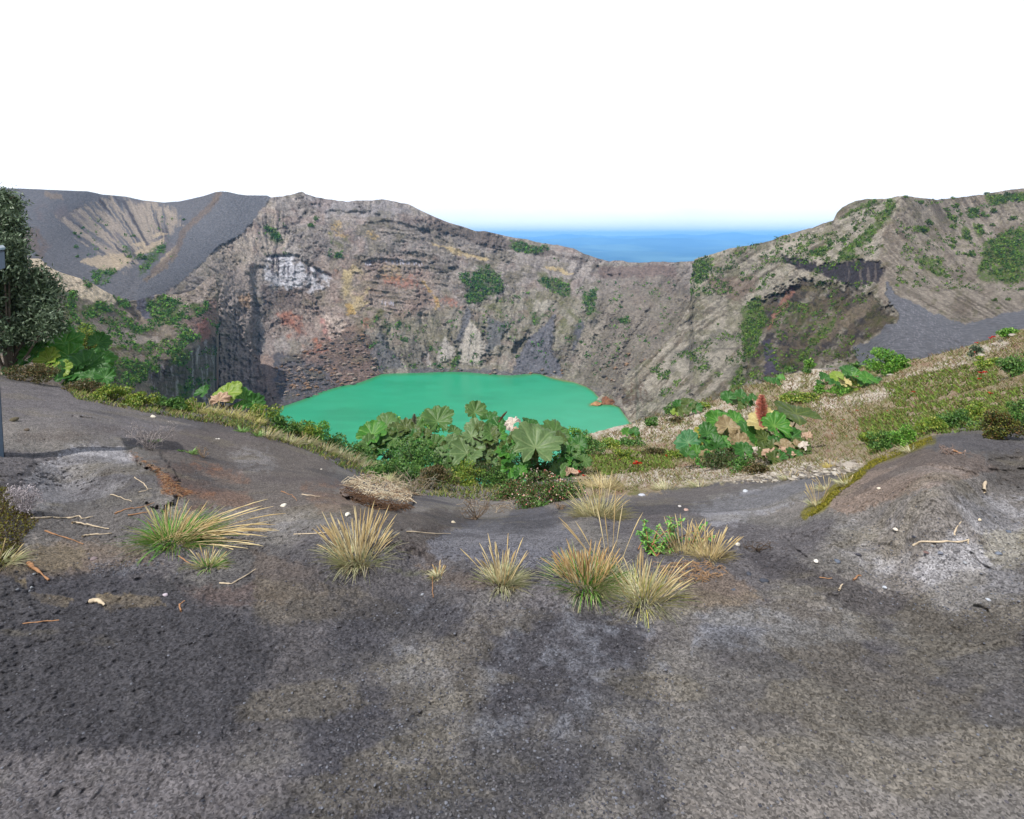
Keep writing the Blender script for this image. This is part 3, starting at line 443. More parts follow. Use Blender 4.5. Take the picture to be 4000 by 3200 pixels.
vegr = [[(3560, 1010), (3680, 1010), (3710, 1080), (3690, 1090), (3620, 1060)], [(3820, 1060), (3850, 950), (3900, 920), (4000, 890), (4600, 860), (4600, 1080), (4000, 1100), (3880, 1100), (3830, 1090)], [(3400, 880), (3470, 780), (3500, 790), (3460, 860), (3430, 900), (3380, 960), (3300, 1000), (3270, 1000), (3340, 930)], [(3700, 820), (3740, 850), (3730, 870), (3690, 845)],
  [(3760, 880), (3790, 900), (3790, 940), (3760, 930)], [(3780, 815), (3820, 820), (3810, 850), (3780, 840)], [(3580, 880), (3620, 890), (3610, 915), (3580, 900)], [(3800, 870), (3840, 880), (3840, 920), (3820, 920)], [(3850, 760), (4600, 730), (4600, 790), (3950, 790), (3880, 800)], [(2700, 1015), (2790, 1010), (2780, 1050), (2740, 1120), (2700, 1100)],
  [(3270, 990), (3330, 970), (3340, 1010), (3280, 1020)], [(3270, 860), (3400, 780), (3440, 790), (3300, 850)], [(2900, 1340), (2900, 1200), (2960, 1150), (2990, 1250), (2960, 1350), (2925, 1420)], [(3200, 1300), (3260, 1240), (3270, 1260), (3150, 1400), (3100, 1420)], [(3150, 990), (3220, 960), (3260, 970), (3200, 1000)], [(2850, 1500), (2905, 1410), (2900, 1500), (2850, 1560)]]
for pl in vegr: P.mix(rgh * poly(wx, wy, pl, 10) * sst(-0.6, 0.1, n2), A(84, 104, 46), 0.85)
P.mix(m_ash, A(118, 119, 125)); P.mix(m_ash * sst(0.1, 0.6, dirn(wx, wy, 25, 20, 200, 4, 511)), A(106, 105, 109), 0.7); P.mix(m_ash * sst(0.35, 0.5, fbm(X3 / 4.5, Y3 / 3.5, 2, 513)) * poly(X3, Y3, [(3520, 1140), (3620, 1200), (3900, 1400), (3400, 1400)], 60), A(150, 150, 158), 0.8)
P.mix(m_ash * sst(2, 10, np.abs(Y3 - (1345 + 10 * np.sin(X3 / 60)))) * 0, A(0, 0, 0))
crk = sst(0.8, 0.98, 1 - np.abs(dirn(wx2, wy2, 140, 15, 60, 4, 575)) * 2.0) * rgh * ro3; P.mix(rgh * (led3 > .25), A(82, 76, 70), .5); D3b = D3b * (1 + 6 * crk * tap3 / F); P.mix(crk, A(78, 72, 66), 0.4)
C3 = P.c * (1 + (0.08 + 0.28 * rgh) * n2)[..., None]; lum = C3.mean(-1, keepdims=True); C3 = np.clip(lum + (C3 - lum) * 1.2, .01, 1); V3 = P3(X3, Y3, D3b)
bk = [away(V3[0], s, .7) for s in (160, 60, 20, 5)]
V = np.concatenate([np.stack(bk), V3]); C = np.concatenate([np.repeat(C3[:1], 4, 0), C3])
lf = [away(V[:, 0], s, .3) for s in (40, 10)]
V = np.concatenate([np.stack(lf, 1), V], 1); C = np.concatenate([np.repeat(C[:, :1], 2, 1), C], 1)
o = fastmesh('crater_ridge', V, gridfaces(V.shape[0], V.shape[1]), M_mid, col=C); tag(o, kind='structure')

# ------------------------------------------------------------------ lake
lx = np.arange(940, 2700, 4.0); ly = np.concatenate([np.arange(1430, 1760, 2.5), np.arange(1760, 2300, 20)])
LX, LY = np.meshgrid(lx, ly)
outl = [(1072, 1608), (1100, 1590), (1190, 1560), (1260, 1530), (1330, 1510), (1410, 1495), (1450, 1480), (1490, 1462), (1560, 1459), (1660, 1457), (1740, 1453), (1830, 1455), (1900, 1462), (2000, 1468), (2040, 1466), (2085, 1458), (2110, 1460), (2150, 1475), (2200, 1487), (2240, 1492), (2290, 1510), (2320, 1530), (2345, 1560), (2305, 1583), (2380, 1578), (2420, 1590), (2440, 1620), (2462, 1650)]
P = Paint(LX, LY, lin((34, 164, 120)) * 0.66)
P.mix(sst(0.0, 0.6, fbm(LX / 260, LY / 60, 3, 601)), lin((30, 152, 110)) * 0.66, 0.8)
P.mix(sst(-.2, .5, fbm(LX / 90, LY / 14, 4, 603)), lin((44, 176, 132)) * 0.66, .5)
sd = segd(LX + 2 * fbm(LX / 20, LY / 9, 3, 602), LY, outl); P.mix(1 - sst(2, 14, sd), lin((58, 140, 82)) * 0.66, 0.8)
P.mix((1 - sst(0.5, 4, sd)) * sst(2040, 2080, LX), lin((150, 120, 60)) * 0.66, 0.7)
m_lake = mat_attr('lake_water', rough=0.32, spec=0.25, nscale=0.05, namt=0.04, bump=0.25, bscale=0.8, bdist=0.15)
Vl = P3(LX, LY, lk(LY)); o = fastmesh('lake_water', Vl, gridfaces(*LX.shape), m_lake, col=P.c); tag(o, kind='structure')

# ------------------------------------------------------------------ distant plain and hills beyond the rim, and the air
m_land = mat_attr('distant_forest', nscale=0.0011, namt=0.5)
g = np.linspace(-1, 1, 260); gy = np.linspace(0, 1, 240)
GX, GY = np.meshgrid(g, gy); LXX = GX * 42000; LYY = 1200 + GY ** 1.5 * 34000
hz = np.minimum(-430 + 130 * fbm(LXX / 2400, LYY / 3200, 5, 701) * sst(4000, 9000, LYY) + 250 * sst(6000, 24000, LYY) * (1 + .5 * fbm(LXX / 2600, LYY / 3600, 5, 704, .5, True)), -20) + 260 * sst(18000, 30000, LYY) * sst(-.2, .6, fbm(LXX / 5200, LYY / 9000, 5, 715)) * (1 + .25 * fbm(LXX / 1500, LYY / 3000, 4, 716))
lq = sst(-.2, .4, fbm(LXX / 1300, LYY / 2600, 5, 711, .6))[..., None]; o = fastmesh('distant_land', np.stack([LXX, LYY, hz], -1), gridfaces(*GX.shape), m_land, col=np.array([.012, .035, .03]) * (1 - lq) + np.array([.10, .16, .11]) * lq); tag(o, kind='structure')
def box(name, lo, hi, mat):
    v = [(x, y, z) for z in (lo[2], hi[2]) for x, y in ((lo[0], lo[1]), (hi[0], lo[1]), (hi[0], hi[1]), (lo[0], hi[1]))]
    f = [(0, 3, 2, 1), (4, 5, 6, 7), (0, 1, 5, 4), (1, 2, 6, 5), (2, 3, 7, 6), (3, 0, 4, 7)]
    me = bpy.data.meshes.new(name); me.from_pydata(v, [], f); me.materials.append(mat)
    ob = bpy.data.objects.new(name, me); COL.objects.link(ob); return ob
m_hz = bpy.data.materials.new('haze'); m_hz.use_nodes = True; t_ = m_hz.node_tree; t_.nodes.clear()
ho = N(t_, 'ShaderNodeOutputMaterial'); pv = N(t_, 'ShaderNodeVolumePrincipled'); pv.inputs['Color'].default_value = (0.22, 0.53, 1.0, 1); pv.inputs['Density'].default_value = 8.5e-5; pv.inputs['Anisotropy'].default_value = 0.0
t_.links.new(pv.outputs[0], ho.inputs['Volume'])
o = box('haze', (-45000, -200, -800), (45000, 36000, 210), m_hz); tag(o, kind='stuff')
S.cycles.volume_bounces = 2; S.cycles.volume_step_rate = 10
# ------------------------------------------------------------------ near ground on the rim
ptsn = [(0, 1460, 1.87), (-500, 1440, 1.7), (200, 1510, 2.0), (400, 1560, 2.1), (600, 1580, 2.3), (300, 1700, 1.75), (700, 1800, 1.85), (1000, 1640, 2.5), (900, 1750, 2.2), (1300, 1745, 3.15), (1450, 1835, 3.5), (1150, 1800, 2.3), (1500, 1950, 2.0), (1300, 1900, 2.0), (1650, 2010, 1.85), (1600, 1900, 3.3), (1800, 1900, 3.8), (2000, 1950, 2.9), (2000, 2060, 1.8), (2150, 2000, 2.1), (2300, 1900, 2.6),
  (2350, 1700, 9), (2500, 1655, 11.5), (2600, 1800, 5), (2600, 1900, 2.7), (2900, 1850, 2.7), (2900, 1730, 5.2), (2750, 1600, 11.2), (2900, 1525, 11), (3100, 1475, 10.2), (3200, 1650, 5), (3050, 1600, 7.2), (3500, 1425, 6.8), (3500, 1600, 3.6), (3300, 1520, 7.2), (3700, 1385, 5.4), (3850, 1345, 4.0), (4000, 1300, 2.9), (4300, 1220, 2.4), (4000, 1500, 1.95), (3800, 1700, 1.48), (3600, 1720, 1.55), (3350, 1850, 1.62), (3150, 2010, 1.66), (3050, 1900, 2.1), (3100, 1800, 2.6), (3900, 1900, 1.4),
  (3400, 1990, 1.5), (4300, 1900, 1.3), (3000, 2050, 1.8), (2700, 2000, 1.95), (4000, 2400, 1.5), (3500, 2200, 1.55), (2400, 2100, 1.75), (2000, 2200, 1.65), (1400, 2200, 1.65), (700, 2100, 1.68), (200, 2000, 1.7), (250, 1880, 1.8), (0, 2150, 1.55), (-500, 2000, 1.5), (0, 2450, 1.6), (1000, 2450, 1.65), (2000, 2450, 1.65), (3000, 2450, 1.62), (1650, 2330, 1.66), (1300, 2330, 1.66), (1650, 2180, 1.67), (1850, 2100, 1.72), (2350, 2330, 1.65), (2700, 2320, 1.64), (3100, 2300, 1.6), (1000, 2200, 1.67), (1900, 2500, 1.65), (2500, 2200, 1.68)]
ptsn += [(x, y, 1.62) for y in (3200, 4200, 5400) for x in (-1000, 0, 1300, 2600, 3900, 5000)]
fH = tps(ptsn)
lip = interp([(-900, 1430), (0, 1462), (200, 1505), (400, 1545), (600, 1566), (800, 1585), (1000, 1625), (1100, 1660), (1200, 1700), (1300, 1742), (1400, 1795), (1480, 1845), (1560, 1872), (1700, 1885), (1900, 1890), (2050, 1880), (2150, 1830), (2230, 1720), (2300, 1695), (2400, 1668), (2500, 1648), (2600, 1625), (2700, 1592), (2800, 1560), (2900, 1520), (3000, 1490), (3080, 1462),
  (3180, 1440), (3300, 1432), (3400, 1425), (3500, 1412), (3600, 1402), (3700, 1374), (3800, 1345), (3870, 1325), (3900, 1300), (3950, 1290), (4000, 1285), (4300, 1215), (4900, 1150)])
def n_disp(x, y):
    h = fH(x, y); D = F * h / (y - HOR); X = (x - 2000) / F * D                 # plan metres for the small relief
    fade = np.clip(4.0 / D, 0.15, 1)
    d = 0.0035 * fbm(X * 2.2, D * 2.2, 4, 801) + 0.005 * fbm(X * 14, D * 14, 4, 803, 0.6) * fade + 0.004 * fbm(X * 60, D * 60, 2, 805) * fade
    w1 = x + 10 * fbm(x / 40, y / 40, 3, 811); w2 = y + 8 * fbm(x / 40, y / 40, 3, 812)
    d += 0.0035 * ledges(X * 100, D * 100, 26, 809, .4) * sst(-.1, .3, fbm(X * .8, D * 1.1, 3, 810)) * fade
    crust = np.abs(fbm(X * 1.3 + 7, D * 2.0, 5, 807)); d += 0.003 * sst(0.0, 0.10, crust)
    d -= 0.04 * np.exp(-((x - 230) / 190) ** 2 - ((y - 1915) / 55) ** 2) * -1.0                             # hollow on the left
    bl = [(3110, 2030), (3150, 2005), (3230, 1965), (3290, 1890), (3350, 1845), (3420, 1790), (3560, 1730), (3640, 1700), (3900, 1650), (4900, 1600)]
    db = segd(w1, w2, bl); bank = sst(-4, 12, np.where(inside(w1, w2, bl + [(4900, 2700), (3110, 2700)]), db, -db)) * np.exp(-db / 160.0) * sst(3110, 3260, x); d -= 0.022 * bank
    mound = poly(w1, w2, [(1330, 1905), (1440, 1850), (1590, 1900), (1620, 1960), (1560, 1985), (1430, 1965), (1340, 1935)], 12); d -= 0.05 * mound
    rootb = poly(w1, w2, [(500, 1770), (540, 1740), (620, 1760), (680, 1850), (700, 1930), (640, 1990), (560, 1960), (640, 1900), (620, 1840), (540, 1810)], 14); d -= 0.018 * rootb
    d += 0.012 * line(w1, w2, [(3050, 2100), (3110, 2150), (3150, 2180)], 3, 8) + 0.008 * line(w1, w2, [(3790, 2160), (3830, 2200), (3865, 2225)], 2, 6) + 0.008 * line(w1, w2, [(3810, 2365), (3860, 2385), (3875, 2410)], 2, 6) + 0.008 * line(w1, w2, [(280, 1630), (370, 1640), (430, 1645)], 2, 6)
    d += 0.009 * line(w1, w2, [(3870, 1800), (3950, 1795), (4100, 1790)], 3, 9) + 0.009 * line(w1, w2, [(3870, 1840), (3950, 1840), (4100, 1835)], 3, 9) + 0.008 * line(w1, w2, [(3720, 1835), (3790, 1845), (3815, 1860)], 2, 8) + 0.01 * line(w1, w2, [(3100, 2100), (3160, 2110)], 8, 14)
    far = sst(1700, 1500, y) if False else np.clip((1780 - y) / 200, 0, 1) * sst(2200, 2400, x)
    d += far * 0.012 * fbm(x / 30, y / 16, 4, 821, 0.6) * 1.0
    return h * (1 + d)
def gD(x, y):
    x = np.asarray(x, float); y = np.asarray(y, float); return F * n_disp(x, y) / (y - HOR)
def at(x, y):            # the point of the near ground seen at photograph position (x, y)
    return Vector(P3(np.array(float(x)), np.array(float(y)), gD(np.array([float(x)]), np.array([float(y)]))[0]).tolist())
xn = np.concatenate([np.arange(-1500, -60, 24), np.arange(-60, 4060, 3.6), np.arange(4060, 5500, 24)]); 
tn = np.concatenate([np.linspace(0, 0.43, 500, endpoint=False), np.linspace(0.43, 1.0, 70)])[:, None]
lp = lip(xn) + 2 * fbm(xn / 20, xn * 0, 3, 831)
XN = np.repeat(xn[None], len(tn), 0); YN = lp[None] + tn * (5400 - lp[None]); HN = n_disp(XN, YN); DN = F * HN / (YN - HOR)
VN = P3(XN, YN, DN)
PX, PY = VN[..., 0], VN[..., 1]
wx = XN + 22 * fbm(XN / 70, YN / 45, 5, 841); wy = YN + 16 * fbm(XN / 70, YN / 45, 5, 842)
m1 = fbm(PX * 0.9, PY * 1.1, 5, 851); m2 = fbm(PX * 3, PY * 3, 5, 853, 0.6); m3 = fbm(PX * 12, PY * 12, 4, 855, 0.6)
P = Paint(XN, YN, A(102, 100, 99))
P.mix(sst(0.0, 0.35, m1), A(114, 110, 108), 0.7); P.mix(sst(0.0, 0.3, -m1 + 0.3 * m2), A(84, 82, 88), 0.7)
def blob(col, k, *pl, soft=30, tex=None, lo=-0.35, hi=0.15):
    for p_ in pl:
        m = poly(wx, wy, p_, soft)
        if tex is not None: m = m * sst(lo, hi, tex)
        P.mix(m, col, k * 0.8)
blob(A(98, 95, 98), .7, [(0, 1460), (500, 1570), (800, 1600), (1000, 1650), (700, 1760), (0, 1640)])
blob(A(150, 150, 156), 0.95, [(130, 1830), (300, 1740), (480, 1750), (560, 1830), (480, 1900), (330, 1960), (120, 2000), (60, 1930)], tex=m2 + 0.4 * m1 + .45)
blob(A(122, 118, 110), 0.6, [(350, 1790), (620, 1840), (640, 1920), (480, 1980), (330, 1960)], tex=m2)
blob(A(82, 76, 74), 0.7, [(100, 1650), (450, 1670), (560, 1740), (300, 1730), (60, 1720)], tex=m2, hi=.4)
blob(A(84, 78, 76), 0.85, [(540, 1700), (900, 1640), (1300, 1800), (1320, 1960), (1100, 2010), (760, 1980), (620, 1820)])
blob(A(120, 84, 64), 0.7, [(510, 1760), (560, 1790), (650, 1840), (720, 1900), (860, 1930), (820, 1960), (640, 1930), (620, 1860), (530, 1800)], [(760, 1790), (880, 1820), (840, 1850), (740, 1820)], soft=16, tex=m3 + m2 * .5, lo=-0.4, hi=0.4)
blob(A(116, 86, 68), 0.45, [(620, 1800), (950, 1850), (1000, 1980), (700, 1990)], [(1180, 1900), (1350, 1880), (1420, 2000), (1250, 2010)], [(700, 2300), (1000, 2280), (1150, 2340), (800, 2380)], tex=m2)
blob(A(126, 126, 130), 0.45, [(880, 1760), (1040, 1760), (1080, 1840), (940, 1850)], [(1000, 2010), (1200, 2000), (1180, 2060), (1020, 2090)], tex=m3 + .2)
blob(A(72, 66, 64), 0.85, [(1320, 1960), (1620, 2000), (1800, 1990), (1880, 2060), (1500, 2080), (1360, 2020)], [(1690, 2050), (1760, 2060), (1700, 2200), (1450, 2120)], soft=18)
blob(A(96, 98, 108), 0.85, [(1660, 2110), (1800, 2060), (2100, 1990), (2250, 2080), (2180, 2180), (2160, 2240), (1980, 2200), (1700, 2180)], soft=20)
blob(A(74, 74, 80), 0.85, [(2000, 1960), (2200, 2000), (2140, 2060), (1960, 2060)], [(2020, 2220), (2170, 2240), (2150, 2290), (1990, 2280)], soft=18)
blob(A(104, 92, 82), 0.8, [(300, 2110), (520, 2120), (620, 2190), (340, 2240), (0, 2270), (0, 2160)], [(980, 2150), (1250, 2220), (1300, 2330), (1000, 2360)], [(1620, 2200), (1760, 2220), (2000, 2300), (1700, 2290)], [(2600, 2240), (2850, 2240), (3000, 2330), (2700, 2400), (2580, 2320)], tex=m2 + .2)
blob(A(108, 100, 84), 0.7, [(0, 2130), (330, 2140), (320, 2220), (30, 2260)], [(1000, 2260), (1400, 2290), (1600, 2400), (1000, 2450)], tex=m2 + .2)
blob(A(52, 53, 60), 0.92, [(-900, 2260), (0, 2250), (250, 2240), (480, 2230), (720, 2260), (760, 2330), (1000, 2400), (1100, 2520), (900, 2900), (-900, 3000)], soft=60, tex=m2 * .6 + .5)  # dark wet cinder, with a shadow cast from behind the camera painted in
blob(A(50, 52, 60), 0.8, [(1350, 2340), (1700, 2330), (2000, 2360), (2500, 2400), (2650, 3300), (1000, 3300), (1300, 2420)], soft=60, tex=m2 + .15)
blob(A(106, 110, 120), 0.5, [(1560, 2340), (1980, 2380), (2250, 2350), (2560, 2430), (2700, 2900), (1500, 2900)], [(340, 2200), (620, 2170), (600, 2220), (380, 2250)], soft=20, tex=m3, lo=-0.1, hi=0.5)
blob(A(122, 110, 88), 0.8, [(130, 2310), (290, 2340), (260, 2370), (120, 2340)], [(380, 2320), (600, 2330), (640, 2370), (420, 2390)], [(60, 2260), (110, 2260), (100, 2290), (60, 2280)], soft=9, tex=m2 + .1)
blob(A(118, 102, 92), 0.8, [(3180, 1960), (3420, 1800), (3600, 1740), (3850, 1780), (3900, 1830), (3560, 1930), (3300, 2010)], soft=24)
blob(A(134, 126, 122), 0.7, [(3480, 1820), (3780, 1830), (3700, 1900), (3480, 1940)], soft=30, tex=m2)
blob(A(150, 151, 158), 0.75, [(3250, 2070), (3600, 1970), (3800, 1930), (4000, 1950), (4000, 2330), (3700, 2420), (3500, 2340), (3380, 2280), (3300, 2170)], soft=40, tex=m2 + 0.25 * m3)
blob(A(128, 124, 106), 0.6, [(3820, 2080), (4100, 2060), (4100, 2200), (3950, 2230), (3870, 2200)], [(3300, 2060), (3450, 2050), (3420, 2110), (3300, 2120)], soft=24, tex=m2 + .1)
blob(A(140, 141, 148), 0.85, [(2700, 1980), (3180, 1860), (3200, 1900), (3050, 2000), (2800, 2060)], soft=26, tex=m2 + .2)
blob(A(82, 78, 80), 0.8, [(2480, 1930), (2900, 1860), (3050, 1870), (2700, 1960), (2600, 2100), (2450, 2000)], soft=24)
blob(A(60, 58, 62), 0.85, [(2900, 2150), (3150, 2200), (3380, 2280), (3560, 2340), (3700, 2400), (4000, 2440), (4300, 2600), (3500, 2460), (3150, 2300), (2950, 2230)], soft=28)  # diagonal cast-shadow band painted into the ground colour, over dark cinder
blob(A(80, 72, 62), 0.7, [(3860, 1770), (4200, 1760), (4200, 1900), (3900, 1890)], soft=20)
blob(A(122, 128, 140), 0.5, [(2700, 2380), (3500, 2370), (3600, 2500), (2700, 2550)], soft=30, tex=m2 + m3 * .5)
blob(A(96, 100, 62), 0.5, [(1500, 2215), (1700, 2230), (1690, 2255), (1520, 2245)], [(480, 2130), (560, 2150), (500, 2170)], [(680, 2190), (760, 2230), (700, 2240)], soft=14, tex=m3)
# moss line along the bank, pale pumice and heath soil on the right shoulder
P.mix(line(wx, wy, [(3150, 2010), (3220, 1965), (3290, 1890), (3350, 1855), (3420, 1800), (3560, 1745), (3640, 1715)], 13, 12), A(104, 100, 30), 0.9)
m_sh = poly(wx, wy, [(2180, 1760), (2230, 1690), (2500, 1630), (3000, 1470), (3600, 1380), (4000, 1260), (5200, 1100), (5200, 1680), (3950, 1640), (3640, 1700), (3420, 1800), (3300, 1850), (2980, 1860), (2700, 1900), (2300, 1950), (2220, 1850)], 16)
P.mix(m_sh, A(134, 122, 102)); sh1 = fbm(XN / 55, YN / 26, 5, 861, 0.6); sh2 = fbm(XN / 9, YN / 6, 4, 863, 0.6)
P.mix(m_sh * sst(0.05, 0.35, sh1 + 0.5 * sh2), A(94, 96, 52), 0.8); P.mix(m_sh * sst(0.2, 0.5, -sh1), A(112, 78, 62), 0.5)
pale = poly(wx, wy, [(2230, 1700), (2500, 1640), (2700, 1590), (2950, 1560), (3000, 1600), (2800, 1680), (2560, 1730), (2360, 1720)], 20) + poly(wx, wy, [(3150, 1560), (3400, 1530), (3600, 1450), (3900, 1330), (3950, 1350), (3700, 1450), (3400, 1580), (3200, 1610)], 14) + poly(wx, wy, [(3060, 1480), (3200, 1440), (3300, 1440), (3180, 1520), (3060, 1530)], 10) + poly(wx, wy, [(3130, 1800), (3380, 1800), (3350, 1850), (3080, 1860), (2600, 1900), (2300, 1860), (2650, 1830)], 18)
P.mix(pale * sst(-0.3, 0.25, sh2 - 0.3 * sh1), A(178, 170, 160), 0.85)
P.mix(poly(wx, wy, [(3180, 1400), (3260, 1390), (3340, 1415), (3330, 1440), (3220, 1450), (3180, 1430)], 6), A(112, 106, 106), 1)
wet = sst(.12, .3, fbm(PX * .7 + 5, PY * 1.3, 5, 871)) * (1 - m_sh); P.mix(wet, A(62, 62, 66), .5); P.mix(sst(.2, .35, fbm(PX * 1.6, PY * 3.2 + 3, 5, 873)) * (1 - m_sh), A(108, 102, 86), .26)
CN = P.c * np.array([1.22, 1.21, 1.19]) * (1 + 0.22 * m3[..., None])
bk = [away(VN[0], s, .85) for s in (130, 45, 14, 4, 1, 0.2)]
V = np.concatenate([np.stack(bk), VN]); C = np.concatenate([np.repeat(CN[:1], 6, 0), CN])
lastr = VN[-1]; ex = [np.stack([lastr[:, 0] * k, np.full(len(xn), yy), np.full(len(xn), 0.0)], -1) for k, yy in ((2.5, -0.6), (6, -4), (12, -14))]
V = np.concatenate([V, np.stack(ex)]); C = np.concatenate([C, np.repeat(C[-1:], 3, 0)])
V[np.isnan(V)] = 0
sx_ = (60, 20, 6, 2, .6)
V = np.concatenate([np.stack([V[:, 0] - np.array([q_, 0, 0]) for q_ in sx_], 1), V, np.stack([V[:, -1] + np.array([q_, 0, 0]) for q_ in sx_[::-1]], 1)], 1); C = np.concatenate([np.repeat(C[:, :1], 5, 1), C, np.repeat(C[:, -1:], 5, 1)], 1)
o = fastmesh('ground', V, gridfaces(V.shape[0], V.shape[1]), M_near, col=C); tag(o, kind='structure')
# ------------------------------------------------------------------ vegetation helpers
RN = np.random.RandomState(5)
M_leaf = mat_attr('leaf_green', rough=0.5, spec=0.3, nscale=30, namt=0.18, trans=0.22)
M_gun = mat_attr('broad_leaf', rough=0.45, spec=0.3, nscale=14, namt=0.15, trans=0.25, bump=0.3, bscale=60, bdist=0.01)
M_dry = mat_attr('dry_grass', rough=0.7, spec=0.2, nscale=40, namt=0.15, trans=0.15)
M_wood = mat_attr('weathered_wood', rough=0.85, nscale=40, namt=0.3, bump=0.4, bscale=120, bdist=0.004)
M_stone = mat_attr('stone', rough=0.85, nscale=60, namt=0.3, bump=0.5, bscale=90, bdist=0.005)
M_scrub = mat_attr('scrub_leaf', rough=0.7, spec=0.15, nscale=0.5, namt=0.25, trans=0.15)
def unit(v): return v / (np.linalg.norm(v, axis=-1, keepdims=True) + 1e-9)
def leafquads(C, size, aspect=0.45, col=None, up=0.4, jit=0.12):
    """one pointed leaf (two triangles folded as a quad) per centre"""
    n = len(C); d = unit(RN.normal(size=(n, 3)) + np.array([0, -0.15, up])); s = unit(np.cross(d, RN.normal(size=(n, 3))))
    L = (np.asarray(size) * RN.uniform(0.7, 1.3, n))[:, None]; Wd = L * aspect
    V = np.stack([C - d * L * 0.5, C + s * Wd * 0.5 - d * L * .03, C + d * L * 0.5, C - s * Wd * 0.5 - d * L * .03], 1).reshape(-1, 3)
    Fc = np.arange(4 * n).reshape(n, 4); cc = np.repeat(np.clip(col * RN.uniform(1 - jit * 2, 1 + jit * 2, (n, 1)), 0, 1), 4, 0)
    return V, Fc, cc
def clump_points(n, w, d, h, k=14, fill=0.35, seed=0):
    """points in an irregular crown: k lobes over a squashed dome of size w x d x h, base at z = 0"""
    r = np.random.RandomState(seed); th = r.uniform(0, 2 * np.pi, k); ph = np.arccos(r.uniform(0.0, 1, k)); q = r.uniform(0.35, 0.85, k)
    cx = np.cos(th) * np.sin(ph) * q * w / 2; cy = np.sin(th) * np.sin(ph) * q * d / 2; cz = np.cos(ph) * q * h * 0.85 + h * 0.12
    rad = r.uniform(0.28, 0.5, k); i = r.randint(0, k, n); v = unit(r.normal(size=(n, 3))); rr = rad[i] * r.uniform(fill, 1, n) ** 0.6
    p = np.stack([cx[i] + v[:, 0] * rr * w / 2, cy[i] + v[:, 1] * rr * d / 2, cz[i] + v[:, 2] * rr * h / 2], 1); p[:, 2] = np.maximum(p[:, 2], 0.01 * h)
    return p
def mixcols(n, cols, w=None):
    c = np.array(cols, float); return c[RN.choice(len(c), n, p=w)]
class MB:
    def __init__(s): s.V = []; s.F = []; s.C = []; s.n = 0
    def add(s, V, Fc, C):
        V = np.asarray(V, float).reshape(-1, 3); s.V.append(V); s.F.append(np.asarray(Fc) + s.n); C = np.asarray(C, float)
        s.C.append(np.repeat(C[None], len(V), 0) if C.ndim == 1 else C); s.n += len(V)
    def tube(s, pts, rad, col, k=5):
        P_ = np.array(pts, float); n = len(P_); T = unit(np.gradient(P_, axis=0)); ref = np.array([0.3, 0.2, 1.0]) if abs(T[0][2]) < 0.8 else np.array([1.0, 0.2, 0.1])
        U = unit(np.cross(T, ref)); Wv = np.cross(T, U); a = np.linspace(0, 2 * np.pi, k, endpoint=False); rad = np.broadcast_to(rad, (n,))
        V = P_[:, None] + rad[:, None, None] * (U[:, None] * np.cos(a)[None, :, None] + Wv[:, None] * np.sin(a)[None, :, None])
        i = np.arange(n * k).reshape(n, k); j = np.roll(i, -1, 1); s.add(V, np.stack([i[:-1], j[:-1], j[1:], i[1:]], -1).reshape(-1, 4), col)
    def build(s, name, mat, parent=None, smooth=True): return fastmesh(name, np.concatenate(s.V), np.concatenate(s.F), mat, parent, np.concatenate(s.C), smooth)
def ribbons(B, d, L, w, droop, col, nseg=6, seed=0, side=None):
    n = len(B); s_ = side if side is not None else unit(np.cross(d, np.array([0, 1.0, 0.2]))); t = np.linspace(0, 1, nseg)[None, :, None]; L = np.asarray(L)[:, None, None]
    hd = unit(d * np.array([1, 1, 0])); P_ = B[:, None] + d[:, None] * L * t + (hd[:, None] * 0.35 - np.array([0, 0, 1.0])) * L * (t ** 2.2) * np.asarray(droop)[:, None, None]
    P_[..., 2] = np.maximum(P_[..., 2], B[:, None, 2] - 0.012)
    wd = np.asarray(w)[:, None, None] * (1 - 0.85 * t ** 1.5) * 0.5
    V = np.stack([P_ - s_[:, None] * wd, P_ + s_[:, None] * wd], 2)                        # n,nseg,2,3
    i = np.arange(n * nseg * 2).reshape(n, nseg, 2); Fc = np.stack([i[:, :-1, 0], i[:, :-1, 1], i[:, 1:, 1], i[:, 1:, 0]], -1).reshape(-1, 4)
    return V.reshape(-1, 3), Fc, np.repeat(col, nseg * 2, 0)
def m_at(x, y, px): return px / F * float(gD(np.array([float(x)]), np.array([float(y)]))[0])     # metres spanned by px at that ground point
